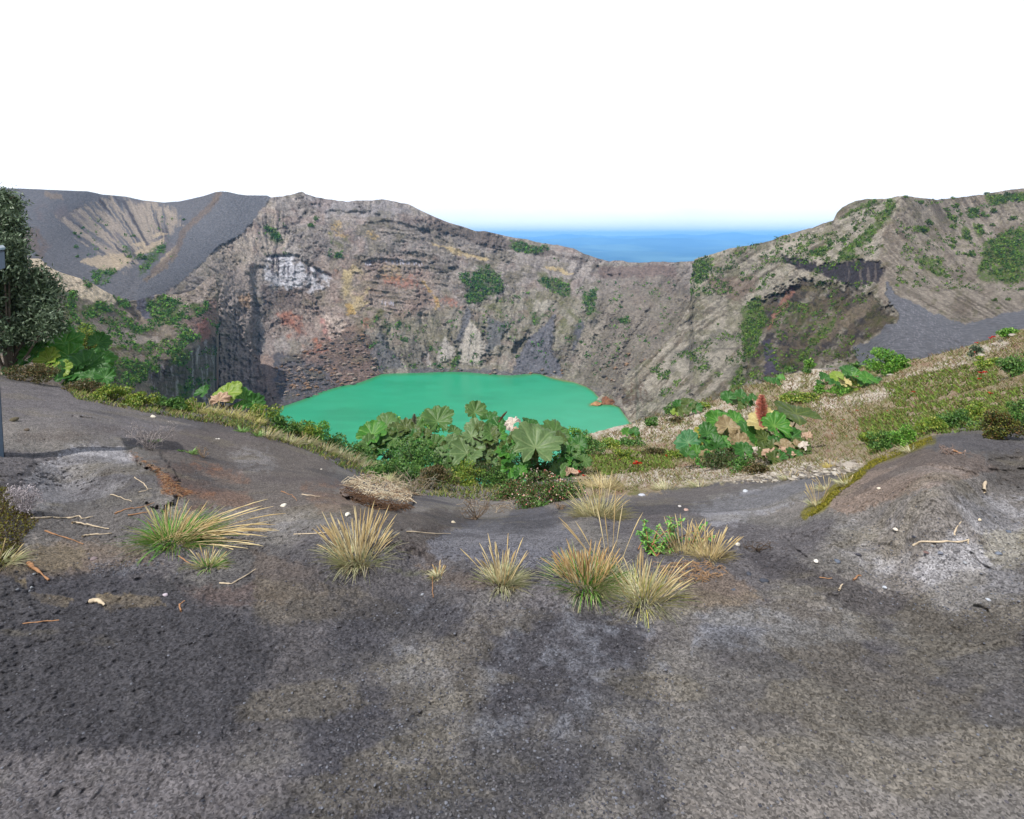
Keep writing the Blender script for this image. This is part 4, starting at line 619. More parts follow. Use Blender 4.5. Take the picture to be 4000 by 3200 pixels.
def shrub(x, y, wpx, hpx, cols, label, group=None, leaf=0.035, n=1500, depth=0.8, name='shrub', asp=0.5, stems=True, off=0.0, k=14, stemcol=(0.09, 0.07, 0.05), fill=0.35, flowers=None):
    b = at(x, y); sc = (b.y + off) / F; w = wpx * sc; h = hpx * sc
    b = Vector((b.x * (b.y + off) / b.y, b.y + off, b.z if off == 0 else EYE - (y - HOR) * sc))
    leaf = max(leaf, 9 * sc)
    r = empty(name, b, label, 'shrub' if name != 'tree' else 'tree', group); pts = clump_points(n, w, w * depth, h, k, fill, int(x * 7 + y)) + np.array(b)
    m = MB(); c = mixcols(n, cols); 
    m.add(*leafquads(pts, leaf, asp, c)); m.build('crown' if name == 'tree' else 'foliage', M_leaf, r, smooth=False)
    if flowers:
        fm = MB(); nf = flowers[1]; q = clump_points(nf, w * 1.03, w * depth * 1.03, h * 1.05, k, 0.9, int(x * 7 + y)) + np.array(b)
        fm.add(*leafquads(q, flowers[2], 0.9, mixcols(nf, flowers[0]))); fm.build('flowers', M_leaf, r, smooth=False)
    if stems:
        s_ = MB()
        for i in range(9 if name != 'tree' else 16):
            e = pts[RN.randint(n)]; b0 = np.array(b) + RN.normal(size=3) * np.array([.06 * w, .06 * w, 0]) - np.array([0, 0, .03 * h]); mid = (b0 + e) / 2 + RN.normal(size=3) * 0.05 * w
            s_.tube([b0, b0 * .6 + mid * .4 + [0, 0, .04 * h], mid, e], np.array([1, .75, .55, .2]) * h * (0.022 if name == 'tree' else 0.014), stemcol)
        s_.build('trunk' if name == 'tree' else 'stem', M_wood, r)
    return r
def tussock(x, y, wpx, hpx, label, blades=260, stalks=30, gcols=None, scols=None, lean=(0, 0, 0), stalk_h=1.0, rad=0.3, group='grass tussocks on the ash', name='grass_tussock', bw=0.0042, droop=0.6, sweep=None):
    blades = int(blades * .6); y = y - 12; wpx = wpx * .9; hpx = hpx * .95; b = at(x, y); sc = b.y / F; w = wpx * sc; h = hpx * sc; r = empty(name, b, label, 'grass', group); B0 = np.array(b); lean = np.array(lean)
    gcols = gcols or [A(150, 160, 100), A(178, 170, 118), A(120, 140, 70), A(196, 184, 140)]
    a = RN.uniform(0, 2 * np.pi, blades); q = RN.uniform(0, 1, blades) ** 0.6; B = B0 + np.stack([np.cos(a) * q * w * rad, np.sin(a) * q * w * rad * 0.8, np.zeros(blades) - 0.005], 1)
    d = unit(np.stack([np.cos(a) * (0.35 + q), np.sin(a) * (0.35 + q), RN.uniform(0.2, 1.15, blades)], 1) + RN.normal(size=(blades, 3)) * 0.25 + lean)
    L = RN.uniform(0.25, 1.0, blades) * w * 0.48; m = MB()
    m.add(*ribbons(B, d, L, RN.uniform(.6, 1.3, blades) * bw, RN.uniform(0.1, 0.7, blades) * droop, mixcols(blades, gcols))); m.build('blades', M_dry, r, smooth=False)
    nt_ = blades // 3; a = RN.uniform(0, 2 * np.pi, nt_); q = RN.uniform(.3, 1, nt_); B = B0 + np.stack([np.cos(a) * q * w * .36, np.sin(a) * q * w * .26, np.zeros(nt_)], 1); m = MB(); a2 = a + RN.normal(size=nt_) * 1.1
    m.add(*ribbons(B, unit(np.stack([np.cos(a2), np.sin(a2), RN.uniform(.05, .4, nt_)], 1)), RN.uniform(.06, .2, nt_) * w, np.full(nt_, bw), RN.uniform(.2, .9, nt_), mixcols(nt_, [A(170, 150, 112), A(196, 184, 150), A(128, 112, 84)]), 4)); m.build('thatch', M_dry, r, smooth=False)
    if stalks:
        scols = scols or [A(206, 172, 100), A(190, 150, 84), A(214, 188, 130)]
        a = RN.uniform(0, 2 * np.pi, stalks); q = RN.uniform(0, 1, stalks) ** 0.7; B = B0 + np.stack([np.cos(a) * q * w * rad * .8, np.sin(a) * q * w * rad * 0.5, np.zeros(stalks)], 1); m = MB(); hd = MB()
        for i in range(stalks):
            if stalks <= 12: m = MB()
            dv = unit(np.array([np.cos(a[i]) * q[i] * 0.75, np.sin(a[i]) * q[i] * 0.4, 1.0]) + RN.normal(size=3) * np.array([.12, .1, 0.0]) + lean * 1.2); Ls = h * stalk_h * RN.uniform(0.6, 1.0)
            if sweep is not None and i < sweep[0]: dv = unit(np.array(sweep[1]) + RN.normal(size=3) * 0.14); Ls = sweep[2] * sc * RN.uniform(.6, 1)
            t = np.linspace(0, 1, 7)[:, None]; p = B[i] + dv * Ls * t - np.array([0, 0, 1]) * Ls * t ** 2.5 * RN.uniform(.02, .18); c = scols[RN.randint(len(scols))]
            rad = np.array([1.5, 1.4, 1.3, 1.3, 2.4, 2.8, .7]) * .001; m.tube(p, rad, c, 4)
            if stalks <= 12: m.build('seed_stalk', M_dry, r)
        if stalks > 12: m.build('seed_stalks', M_dry, r)
    return r

# ------------------------------------------------------------------ giant-leaved plants
def leaf_mesh(R, cup=0.25, lobes=9, droop=0.1, seed=0, base=A(70, 120, 50), vein=A(140, 165, 90), notch=22, edge=None, fold=0.0, crumple=0.0):
    r = np.random.RandomState(seed); na, nr = 110, 15; th = np.radians(np.linspace(notch, 360 - notch, na)); u = np.linspace(0.0, 1, nr) ** 0.85
    TH, U = np.meshgrid(th, u); ph = (TH - th[0]) / (th[-1] - th[0]) * lobes; fr = np.abs((ph % 1) - 0.5) * 2            # 0 at lobe middle, 1 between lobes
    asym = 1 + 0.10 * np.sin(TH + r.uniform(0, 6)) + 0.06 * np.sin(3 * TH + r.uniform(0, 6)); lob = 1 - 0.20 * fr ** 2.2; teeth = 1 - 0.05 * np.abs(np.sin(ph * np.pi * 5)) - 0.03 * vn(TH * 14, TH * 0, seed)
    rr = R * U * np.where(U > 0.5, 1 + (lob * teeth - 1) * (U - 0.5) * 2, 1) * (1 + (asym - 1) * U)
    dv = fr * 0  # sideways distance from the lobe's main vein, in leaf radii
    dv = np.abs(((ph % 1) - 0.5)) * (th[-1] - th[0]) / lobes * U
    rib = np.exp(-(dv / 0.022) ** 2); sec = 0.5 + 0.5 * np.cos(2 * np.pi * (U * 6.5 - dv * 8)); z = R * (cup * U ** 1.7 + 0.09 * U * (1 - np.exp(-dv / 0.06)) + 0.022 * sec * (1 - rib) * U - droop * U ** 3.5 * (1 + 0.6 * np.cos(TH * 2 + seed)) + 0.05 * U ** 2 * vn(TH * 2.2, U * 2, seed + 3) + crumple * U * vn(TH * 3.5, U * 3, seed + 5))
    x_ = rr * np.cos(TH); y_ = rr * np.sin(TH)
    if fold: z = z + fold * np.abs(y_)
    V = np.stack([x_, y_, z], -1); c = np.ones(V.shape) * base; k = (rib * 0.8 + 0.35 * np.clip(1 - sec * 3, 0, 1) * (dv > 0.03))[..., None]; c = c * (1 - k) + vein * k
    c = c * (1 + 0.10 * vn(TH * 6, U * 6, seed)[..., None])
    if edge is not None: e = (sst(0.75, 1.0, U + 0.15 * vn(TH * 5, U * 3, seed + 9)))[..., None]; c = c * (1 - e) + edge * e
    return V, gridfaces(nr, na), c
GC = dict(bright=(A(62, 124, 40), A(126, 166, 80)), deep=(A(48, 98, 38), A(92, 140, 68)), dull=(A(76, 112, 54), A(116, 144, 84)), grey=(A(96, 124, 76), A(140, 160, 110)), lime=(A(118, 148, 52), A(176, 186, 100)), yellow=(A(160, 158, 66), A(190, 190, 112)),
          dead=(A(206, 176, 152), A(168, 134, 104)), white=(A(226, 216, 204), A(190, 170, 150)), tan=(A(196, 182, 122), A(224, 216, 160)), brown=(A(146, 128, 96), A(186, 172, 130)), dark=(A(72, 92, 44), A(120, 134, 70)), teal=(A(62, 120, 74), A(120, 160, 110)))
def gunnera(bx, by, leaves, label, off=0.0, D=None, group='giant-leaved plants on the rim', spikes=(), k_=1.0, fill=0, hull=None, kinds=('deep', 'dull', 'dark')):
    leaves = [(l[0], l[1], l[2] * k_) + tuple(l[3:]) for l in leaves]
    for i in range(fill):
        x0, x1, y0, y1 = hull; x = RN.uniform(x0, x1); y = y1 - (y1 - y0) * RN.uniform(0, 1) * (1 - .5 * abs((x - (x0 + x1) / 2) / (x1 - x0) * 2)); leaves.append((x, y, RN.uniform(48, 95), kinds[RN.randint(len(kinds))], RN.uniform(30, 70), RN.uniform(-20, 20), .7 * (y1 - y) / (y1 - y0) - .75))
    b = at(bx, by); Db = b.y if D is None else D; b = Vector(P3(np.array(float(bx)), np.array(float(by)), Db).tolist()) if D is None else Vector((b.x, b.y, b.z)) 
    Db = b.y; r = empty('giant_leaved_plant', b, label, 'plant', group)
    for i, (x, y, w, kind, tilt, roll, doff, *fl) in enumerate(leaves):
        d = Db + doff; c = P3(np.array(float(x)), np.array(float(y)), d); R = w * 0.5 / F * d * 1.06; bs, vc = GC[kind]; dead = kind in ('dead', 'white')
        V, Fc, C = leaf_mesh(R, cup=(0.42, 0.25, 0.34)[i % 3] if not dead else 0.1, seed=int(x * 3 + y), base=bs, vein=vc, droop=0.24 if not dead else 0.5, crumple=0.07 if not dead else 0.32, notch=14 if not dead else 50, fold=0.0 if not dead else 0.35, lobes=(9, 7, 11)[i % 3])
        V = V - np.array([0.15 * R, 0, 0])
        spin = math.radians(-90 + (fl[0] if fl else RN.uniform(-50, 50))); cs, sn = math.cos(spin), math.sin(spin); V = V @ np.array([[cs, sn, 0], [-sn, cs, 0], [0, 0, 1]])
        tl = math.radians(tilt * .62 + RN.uniform(-9, 9)); V = V @ np.array([[1, 0, 0], [0, math.cos(tl), math.sin(tl)], [0, -math.sin(tl), math.cos(tl)]])
        ro = math.radians(roll * 1.2 + RN.uniform(-7, 7)); V = V @ np.array([[math.cos(ro), 0, -math.sin(ro)], [0, 1, 0], [math.sin(ro), 0, math.cos(ro)]])
        lf_ = fastmesh('leaf', V.reshape(-1, 3) + c, Fc, M_gun, r, C.reshape(-1, 3))
        nrm = np.array([0, 0, 1.0]); st = np.array(b) + RN.normal(size=3) * np.array([.08, .08, 0]) * R * 4 * .3 - [0, 0, .03]; mid = (st + c) / 2 + np.array([0, 0.02, -0.12 * R]); m = MB()
        m.tube([st, st * .5 + mid * .5 + [0, 0, .02], mid, mid * .4 + c * .6 - [0, 0, .04 * R], c + [0, 0, 0.0]], np.array([.030, .026, .022, .018, .012]) * R * 2.0, A(120, 112, 66)); m.build('stalk', M_wood, r)
    for (x0, y0, x1, y1, w, col) in spikes:
        p0 = P3(np.array(float(x0)), np.array(float(y0)), Db + .1); p1 = P3(np.array(float(x1)), np.array(float(y1)), Db + .1); L_ = np.linalg.norm(p1 - p0); wr = w / F * Db / 2
        m = MB(); m.tube([p0 + (p1 - p0) * t_ for t_ in (-0.3, 0, .5, 1)], np.array([.35, .35, .3, .1]) * wr, np.array(col) * .7, 6)
        k = 420; t_ = RN.uniform(0, 1, k); a = RN.uniform(0, 2 * np.pi, k); q = wr * (0.75 + .25 * np.sin(t_ * 3.1)) * (1 - 0.55 * t_ ** 3); Bp = p0 + (p1 - p0) * t_[:, None]; dr = np.stack([np.cos(a), np.sin(a), np.full(k, .5)], 1)
        m.add(*ribbons(Bp, unit(dr), q, np.full(k, wr * .14), np.full(k, .05), mixcols(k, [np.array(col), np.array(col) * 1.3, np.array(col) * .7]), 3)); m.build('flower_spike', M_leaf, r, smooth=False)
    return r
# rim, far left under the dark tree
gunnera(215, 1452, [(206, 1308, 150, 'bright', 62, 20, .1, 10), (250, 1350, 150, 'bright', 55, 25, -.1, 30), (125, 1385, 125, 'deep', 70, -14, -.5, -10), (185, 1412, 110, 'lime', 66, 5, -.5), (268, 1398, 150, 'bright', 50, 20, -.3, 40), (328, 1446, 205, 'deep', 52, 16, -.5, 20), (378, 1345, 100, 'deep', 60, 30, .5), (398, 1415, 135, 'bright', 60, 24, .2, 50), (92, 1330, 110, 'dead', 60, -20, -.3), (160, 1288, 85, 'white', 60, 0, .2),
  (225, 1448, 120, 'lime', 55, 10, -.7), (42, 1372, 80, 'teal', 60, -20, -.3), (14, 1328, 70, 'yellow', 50, -20, -.2), (300, 1490, 120, 'deep', 62, 20, -.6)], 'bright green giant-leaved plant below the dark leafy tree at the left edge', k_=.85, fill=12, hull=(60, 430, 1320, 1480), kinds=('bright', 'deep', 'lime', 'deep'))
gunnera(880, 1590, [(790, 1536, 62, 'deep', 60, -10, .1), (882, 1543, 115, 'lime', 62, 0, 0, 0), (945, 1562, 100, 'bright', 50, 30, .1), (985, 1575, 80, 'deep', 50, 30, 0.1), (855, 1572, 80, 'dead', 60, 0, -.2)], 'small lime giant-leaved plant behind straw grass left of the lake')
gunnera(1570, 1800, [(1446, 1706, 185, 'bright', 48, -12, -.1), (1500, 1672, 170, 'dull', 45, -5, .6), (1608, 1690, 175, 'dull', 48, 5, .4), (1710, 1655, 185, 'dull', 42, 12, .7), (1612, 1770, 225, 'deep', 68, 0, -.5, 0), (1712, 1738, 125, 'bright', 60, 8, -.3), (1560, 1720, 130, 'deep', 50, -8, .2), (1520, 1790, 110, 'teal', 50, -20, -.2), (1660, 1720, 120, 'grey', 50, 5, .1), (1770, 1690, 90, 'dull', 55, 12, .0), (1440, 1745, 120, 'teal', 46, -16, -.1)], 'green broad-leaved plant left in the central clump, behind a deep green upright leaf', spikes=[(1618, 1665, 1618, 1618, 26, A(150, 150, 130))], k_=.68, fill=30, hull=(1400, 1760, 1660, 1850))
gunnera(1850, 1850, [(1858, 1618, 135, 'dull', 50, 8, .8), (1868, 1694, 160, 'grey', 52, 0, .3), (1945, 1715, 145, 'bright', 55, 12, .1), (1822, 1780, 205, 'grey', 58, -8, -.5, -10), (1862, 1740, 150, 'brown', 50, 5, -.2), (1905, 1760, 130, 'dark', 50, 12, -.2), (1944, 1800, 130, 'grey', 55, 20, -.5), (1945, 1668, 120, 'deep', 48, 10, .5), (1790, 1740, 110, 'dark', 45, -10, 0), (1750, 1780, 120, 'deep', 50, -10, .0), (1905, 1640, 110, 'deep', 48, 0, .7)], 'grey-green broad-leaved plant in the middle of the central clump, one leaf browned', spikes=[(1955, 1640, 1980, 1608, 16, A(140, 96, 80))], k_=.68, fill=32, hull=(1720, 2000, 1640, 1860), kinds=('deep', 'dull', 'dark', 'grey'))
gunnera(2110, 1870, [(2092, 1762, 300, 'grey', 62, 4, -.6, 0), (2172, 1704, 190, 'dull', 50, 14, .1), (2246, 1772, 160, 'bright', 52, 20, -.2), (2236, 1808, 140, 'deep', 50, 20, -.5), (2010, 1658, 100, 'white', 55, -10, .2), (2032, 1688, 95, 'dead', 55, 0, .1), (2066, 1662, 110, 'deep', 40, 20, .4), (2012, 1722, 110, 'grey', 50, -12, 0), (2190, 1760, 110, 'deep', 50, 15, -.1), (2060, 1700, 90, 'dull', 50, 0, 0), (2230, 1850, 80, 'dead', 50, 20, -.9)], 'largest grey-green umbrella leaf plant, right end of the central clump above the pink-flowered bush', k_=.66, fill=30, hull=(1960, 2300, 1650, 1860), kinds=('deep', 'dull', 'dark', 'bright'))
gunnera(2830, 1800, [(2692, 1736, 130, 'teal', 66, -18, -.1, 0), (2768, 1708, 130, 'yellow', 60, -10, 0), (2872, 1652, 120, 'bright', 50, 5, .9), (2812, 1646, 120, 'bright', 50, -10, .8), (2850, 1720, 170, 'dark', 60, 0, 0), (2925, 1700, 130, 'deep', 55, 10, .2), (2800, 1770, 120, 'dark', 55, -10, -.2), (2745, 1760, 90, 'brown', 50, -10, -.1), (2880, 1780, 120, 'dark', 60, 0, -.3), (2900, 1745, 110, 'brown', 60, 5, -.2), (2790, 1740, 80, 'tan', 60, 0, -.3)], 'dark-leaved plant with one cupped blue-green leaf, left half of the right-hand clump', k_=.8, fill=22, hull=(2680, 2960, 1660, 1810), kinds=('deep', 'dark', 'brown', 'bright'))
gunnera(3040, 1790, [(3000, 1668, 200, 'tan', 34, 0, .1), (3120, 1624, 215, 'dark', 30, 8, .3), (3030, 1672, 150, 'bright', 58, 10, -.2), (2960, 1720, 120, 'deep', 50, 0, 0), (2925, 1775, 95, 'white', 55, -10, -.5), (2985, 1772, 80, 'white', 55, 5, -.5), (3155, 1712, 70, 'dead', 50, 10, -.3), (3070, 1772, 80, 'dead', 50, 5, -.6), (3015, 1785, 90, 'dead', 55, 0, -.7), (3060, 1640, 110, 'deep', 45, 10, .4), (3150, 1745, 60, 'white', 50, 10, -.5)], 'plant with tan parasol leaf, withered white leaves and a tall red flower spike', spikes=[(2975, 1650, 2975, 1545, 60, A(224, 150, 132))], k_=.8, fill=16, hull=(2900, 3150, 1680, 1800), kinds=('deep', 'dark', 'brown'))
for (bx, by, lv, lb) in ((3360, 1520, [(3338, 1470, 70, 'bright'), (3392, 1482, 75, 'bright'), (3372, 1512, 80, 'bright'), (3330, 1512, 70, 'lime'), (3272, 1474, 55, 'lime'), (3425, 1502, 60, 'deep'), (3300, 1498, 50, 'tan'), (3260, 1500, 60, 'deep'), (3310, 1450, 60, 'deep')], 'small clump of glossy green leaves below the big round bush on the right shoulder'),
    (2690, 1625, [(2650, 1590, 55, 'deep'), (2690, 1580, 60, 'dark'), (2720, 1600, 55, 'deep'), (2670, 1612, 50, 'dark'), (2640, 1615, 40, 'lime')], 'low dark broad-leaved plant on the pale slope near the crater edge'), (2890, 1600, [(2850, 1560, 60, 'deep'), (2900, 1552, 60, 'deep'), (2880, 1582, 70, 'dark'), (2920, 1580, 50, 'deep'), (2940, 1556, 40, 'deep')], 'dark broad-leaved plant left above the red flower spike'),
    (2465, 1712, [(2450, 1695, 50, 'bright'), (2475, 1690, 45, 'deep'), (2485, 1705, 40, 'lime')], 'small broad-leaved plant on the slope right of the lake\'s near shore'), (2400, 1745, [(2385, 1735, 50, 'lime'), (2410, 1740, 40, 'bright')], 'tiny lime-leaved plant on the slope beside the central clump'), (3240, 1500, [(3220, 1480, 50, 'deep'), (3250, 1485, 45, 'tan'), (3205, 1500, 40, 'deep')], 'little broad-leaved plant left of the glossy clump on the right shoulder'), (3020, 1510, [(3005, 1490, 40, 'deep'), (3030, 1494, 40, 'deep'), (3050, 1480, 36, 'bright')], 'tiny broad-leaved plant at the upper edge of the right shoulder')):
    gunnera(bx, by, [(x, y, w, k, 55, RN.uniform(-18, 18), RN.uniform(-.4, .4)) for x, y, w, k in lv], lb)

# ------------------------------------------------------------------ dark tree on the left and the shrubs along the rim
YG = [A(134, 156, 56), A(108, 140, 50), A(164, 170, 80), A(90, 124, 50)]; GR = [A(72, 118, 52), A(94, 140, 62), A(58, 94, 44), A(120, 154, 80)]; DK = [A(80, 100, 72), A(104, 124, 98), A(60, 78, 54), A(138, 156, 130)]; BR = [A(104, 92, 60), A(84, 88, 48), A(126, 108, 76), A(70, 78, 44)]
BG = [A(92, 150, 48), A(116, 168, 62), A(70, 124, 44), A(140, 180, 84)]
tb = at(60, 1440); tD = 9.2
tr = empty('tree', Vector(P3(np.array(40.0), np.array(1450.0), tD).tolist()), 'dark grey-green leafy tree filling the left edge above the big leaves', 'tree'); m = MB(); trunk = MB(); b0 = np.array(tr.location)
for j, (x, y, w, h, nn) in enumerate([(x_ - (55 if y_ < 1080 else 30), y_, w_ * .86, h_, n_) for (x_, y_, w_, h_, n_) in [(30, 1300, 260, 120, 2400), (90, 950, 120, 130, 1900), (60, 1020, 200, 110, 2200), (190, 1100, 150, 130, 1600), (90, 860, 110, 120, 1500), (-20, 1130, 240, 160, 2600), (40, 780, 190, 110, 2600), (-40, 860, 220, 200, 3000), (80, 900, 130, 120, 1800), (70, 980, 120, 110, 1500), (30, 1060, 220, 180, 3000), (30, 840, 200, 170, 2600), (60, 790, 130, 90, 900), (0, 960, 190, 160, 2000), (70, 1020, 150, 150, 1700), (110, 1130, 270, 190, 3600), (190, 1170, 190, 190, 2300), (150, 1255, 250, 130, 2600), (235, 1230, 110, 130, 1100), (30, 1180, 220, 200, 2200), (-120, 1000, 260, 420, 3600), (-60, 1260, 240, 200, 2000)]]):
    sc = tD / F; c = P3(np.array(float(x)), np.array(float(y + h / 2)), tD + RN.uniform(-.3, .4)); pt = clump_points(nn, w * sc, w * sc * .9, h * sc, 12, .3, 40 + j) + c + RN.normal(size=(nn, 3)) * .07
    m.add(*leafquads(pt, 0.072, 0.34, mixcols(nn, DK, [.3, .3, .2, .2]), up=.6)); cc = c + [0, 0, h * sc * .5]
    trunk.tube([b0 + [RN.normal() * .04, RN.normal() * .04, -.05], b0 * .6 + cc * .4 + [0, 0, -.1], cc], [.024, .018, .008], (.10, .085, .07), 7)
    for q in range(7): e = pt[RN.randint(nn)]; trunk.tube([cc - [0, 0, .1], (cc + e) / 2, e], [.012, .008, .003], (.13, .11, .09), 4)
m.build('crown', M_leaf, tr, smooth=False); trunk.build('trunk', M_wood, tr)
SH = [(330, 1420, 170, 160, YG, 'tall yellow-green bush behind the big bright leaves at the left', 2600, .03), (120, 1490, 260, 80, BR, 'brownish heather mat in front of the left giant-leaved plant', 3000, .022), (330, 1530, 150, 60, BR, 'brown twiggy heather at the end of the left plant bed', 1500, .022), (430, 1565, 170, 70, YG, 'olive cushion bush on the rim left of the pale leafless grass', 2200, .022),
  (540, 1585, 150, 70, YG, 'yellow-green heath cushion, second along the left rim', 2000, .022), (650, 1600, 140, 60, GR, 'green heath cushion with pale flecks on the left rim', 1700, .022), (745, 1605, 130, 60, YG, 'yellow-green heath cushion just left of the small lime leaves', 1600, .022), (1035, 1650, 150, 90, YG, 'feathery yellow-green shrub right of the small lime leaves', 1800, .022), (1110, 1690, 130, 80, GR, 'green shrub below the lake\'s left tip', 1600, .022), (1180, 1710, 130, 80, YG, 'yellow-green shrub on the lip below the lake, left of the tallest one', 1600, .022),
  (1240, 1730, 130, 130, BG, 'tallest bright shrub on the lip below the left part of the lake', 2200, .026), (1315, 1760, 120, 90, GR, 'green shrub on the lip just right of the tallest bright one', 1600, .024), (1395, 1800, 130, 80, GR, 'rounded green shrub left of the central big leaves', 1500, .026), (1540, 1700, 130, 90, BG, 'bright rounded-leaf bush at the back of the central clump', 1500, .04), (1660, 1690, 150, 80, BG, 'bright small-leaved bush behind the grey flower spike', 1500, .04),
  (1590, 1890, 210, 95, GR, 'dark green heath bush below the deep green upright leaf', 3400, .022), (1700, 1915, 190, 110, BR, 'brown twiggy bush below the central big leaves', 2400, .022), (1830, 1895, 190, 110, YG, 'olive bush in front of the grey-green leaves', 2600, .022), (1940, 1900, 130, 100, GR, 'green bush left of the pink-flowered bush', 1700, .022), (2290, 1780, 150, 110, GR, 'green fine-leaved bush right of the largest umbrella leaf', 2000, .03), (2240, 1730, 140, 70, BG, 'bright low bush at the back right of the central clump', 1400, .035),
  (2380, 1755, 130, 50, YG, 'low olive bush on the slope right of the central clump', 900, .05), (2470, 1745, 110, 40, GR, 'low green bush on the slope beneath the lake\'s right tip', 800, .05), (2545, 1672, 70, 40, GR, 'small dark round bush at the lake\'s right tip', 600, .07), (2632, 1622, 85, 50, GR, 'round green bush on the crater edge right of the lake', 800, .08), (2553, 1643, 36, 20, GR, 'tiny dark bush beside the lake\'s right shore', 200, .07), (2640, 1655, 70, 30, BR, 'low brownish bush under the round green bush on the crater edge', 400, .07),
  (2800, 1652, 100, 62, GR, 'dome-shaped dark bush left above the cupped blue-green leaf', 1200, .05), (2755, 1600, 60, 30, YG, 'small light bush on the crater edge between two darker ones', 400, .07), (2830, 1560, 60, 40, GR, 'small green bush on the crater edge left of the mossy mound', 400, .07), (3162, 1440, 58, 40, BG, 'small bright dome bush left of the grey ash saddle', 600, .07), (3150, 1462, 40, 24, GR, 'tiny bush touching the small bright dome bush', 250, .07), (3080, 1452, 50, 26, GR, 'dark little bush at the shoulder\'s upper left edge', 300, .07),
  (3470, 1462, 180, 110, BG, 'large round bright green bush in front of the grey ash slope', 5200, .045), (3340, 1445, 60, 40, GR, 'small green bush left of the large round one', 400, .06), (3120, 1575, 190, 50, YG, 'wide yellow-green mossy mound on the right shoulder', 2400, .035), (3290, 1545, 100, 50, BG, 'bright bush below the glossy clump on the right shoulder', 900, .04), (3200, 1540, 80, 40, BG, 'light green bush between mound and glossy clump', 700, .04), (3815, 1395, 60, 55, DK, 'grey-green spiky bush beside pale rocks on the upper shoulder', 500, .04), (3935, 1320, 110, 55, BG, 'yellow-green bush at the shoulder\'s top right', 1200, .035),
  (3960, 1470, 150, 120, GR, 'dark green bush at the right edge of the shoulder', 2400, .024), (3860, 1440, 110, 60, YG, 'olive bush beneath the pale rocks at upper right', 1200, .024), (3010, 1740, 130, 60, BG, 'bright ferny bush under the tan parasol leaf', 1500, .024), (3100, 1760, 110, 60, GR, 'green bush between the withered pale leaves', 1200, .024), (3450, 1760, 130, 90, GR, 'green bush on the bank, first from the left', 1900, .018), (3530, 1745, 100, 110, BG, 'bright upright bush on the bank above the moss line', 1700, .018), (3390, 1730, 120, 60, YG, 'olive bush on the slope above the bank', 1400, .018),
  (3640, 1690, 130, 70, YG, 'yellow-green bush at the top of the mud bank', 1800, .016), (3740, 1670, 150, 80, GR, 'green bush on the mud bank right of its moss end', 2000, .016), (3830, 1640, 130, 80, YG, 'yellowish bush left of the dark overhanging bush', 1800, .016), (3905, 1715, 160, 160, [A(84, 96, 44), A(60, 74, 36), A(130, 132, 60), A(110, 84, 50)], 'dark tangled bush overhanging the bank at the right', 4200, .016), (3990, 1690, 120, 150, GR, 'green bush cut by the right edge beside the dark tangled one', 2400, .016), (2900, 1840, 110, 70, GR, 'green weedy bush below the withered white leaves', 1300, .02), (2960, 1850, 100, 60, BR, 'brown heather tuft left of the pale stony patch', 1100, .018),
  (2560, 1780, 120, 46, BR, 'low rusty heather on the middle of the slope', 900, .03), (2440, 1800, 120, 50, YG, 'olive heath patch right of the central clump', 1000, .03), (2650, 1790, 120, 40, YG, 'olive heath patch left of the cupped leaf', 900, .03)]
SH += [(1520, 1875, 240, 80, GR, 'dark leafy undergrowth at the left foot of the central clump', 3600, .03), (1720, 1880, 240, 80, [A(62, 92, 42), A(84, 116, 50)], 'shaded undergrowth in the middle of the central clump', 3600, .03), (1900, 1885, 240, 80, [A(52, 76, 36), A(70, 96, 44), A(90, 84, 56)], 'shaded undergrowth right of the centre of the central clump', 3600, .03), (2090, 1880, 240, 75, [A(62, 92, 42), A(84, 116, 50)], 'dark undergrowth below the largest umbrella leaf', 3400, .03),
  (1620, 1850, 260, 160, GR, 'tall undergrowth behind the deep green upright leaf', 3400, .035, .6), (1980, 1840, 320, 150, GR, 'tall undergrowth behind the grey-green leaves', 3600, .035, .6), (2220, 1850, 190, 130, GR + BG, 'green undergrowth at the right end of the central clump', 2400, .03), (2870, 1815, 310, 60, [A(52, 76, 36), A(74, 90, 48), A(90, 84, 56)], 'dark undergrowth of the right-hand clump', 3600, .035)]
for (x, y, w, h, cols, lb, n, lf_, *of_) in SH: shrub(x, y, w, h, cols, lb, 'shrubs on the crater rim', lf_, n, stems=(w > 100), off=of_[0] if of_ else 0.0)
shrub(2140, 1965, 320, 150, GR + BR, 'heathery bush covered in small pink flowers beneath the largest umbrella leaf', None, .018, 6500, flowers=([A(226, 190, 176), A(210, 120, 110), A(232, 214, 196)], 500, .014))
shrub(2000, 1950, 190, 90, BR + GR, 'dark low bush left of the pink-flowered one', None, .018, 2600, flowers=([A(226, 190, 176), A(210, 120, 110)], 60, .012))
# ------------------------------------------------------------------ tussocks and other small plants in front
GT = [A(96, 160, 52), A(120, 176, 72), A(160, 176, 104), A(196, 190, 130), A(72, 130, 50)]; PT = [A(204, 200, 164), A(216, 210, 178), A(160, 168, 122), A(186, 186, 142)]; ST = [A(230, 212, 166), A(220, 198, 148), A(204, 178, 128)]; GO = [A(204, 172, 118), A(190, 154, 104), A(216, 190, 142)]
tussock(690, 2120, 400, 190, 'largest grass tussock, bright green with golden seed stalks swept to the right', 1500, 90, GT, ST, (.34, -.05, -.15), 1.0, .26, sweep=(34, (1.0, -.05, .22), 400), droop=.6)
tussock(815, 2225, 200, 120, 'small green-grey tussock touching the lower right of the largest one', 420, 16, GT + PT, ST, (.1, -.1, -.1), .8, .2)
tussock(1400, 2195, 330, 225, 'pale tussock with a dense fan of tall golden stalks, second from the left', 1300, 90, PT, ST, (0, 0, 0), 1.0, .3)
tussock(1712, 2262, 110, 70, 'smallest grey-green tuft between the two fan-shaped tussocks', 200, 6, PT, GO, (0, 0, 0), 1.0, .25)
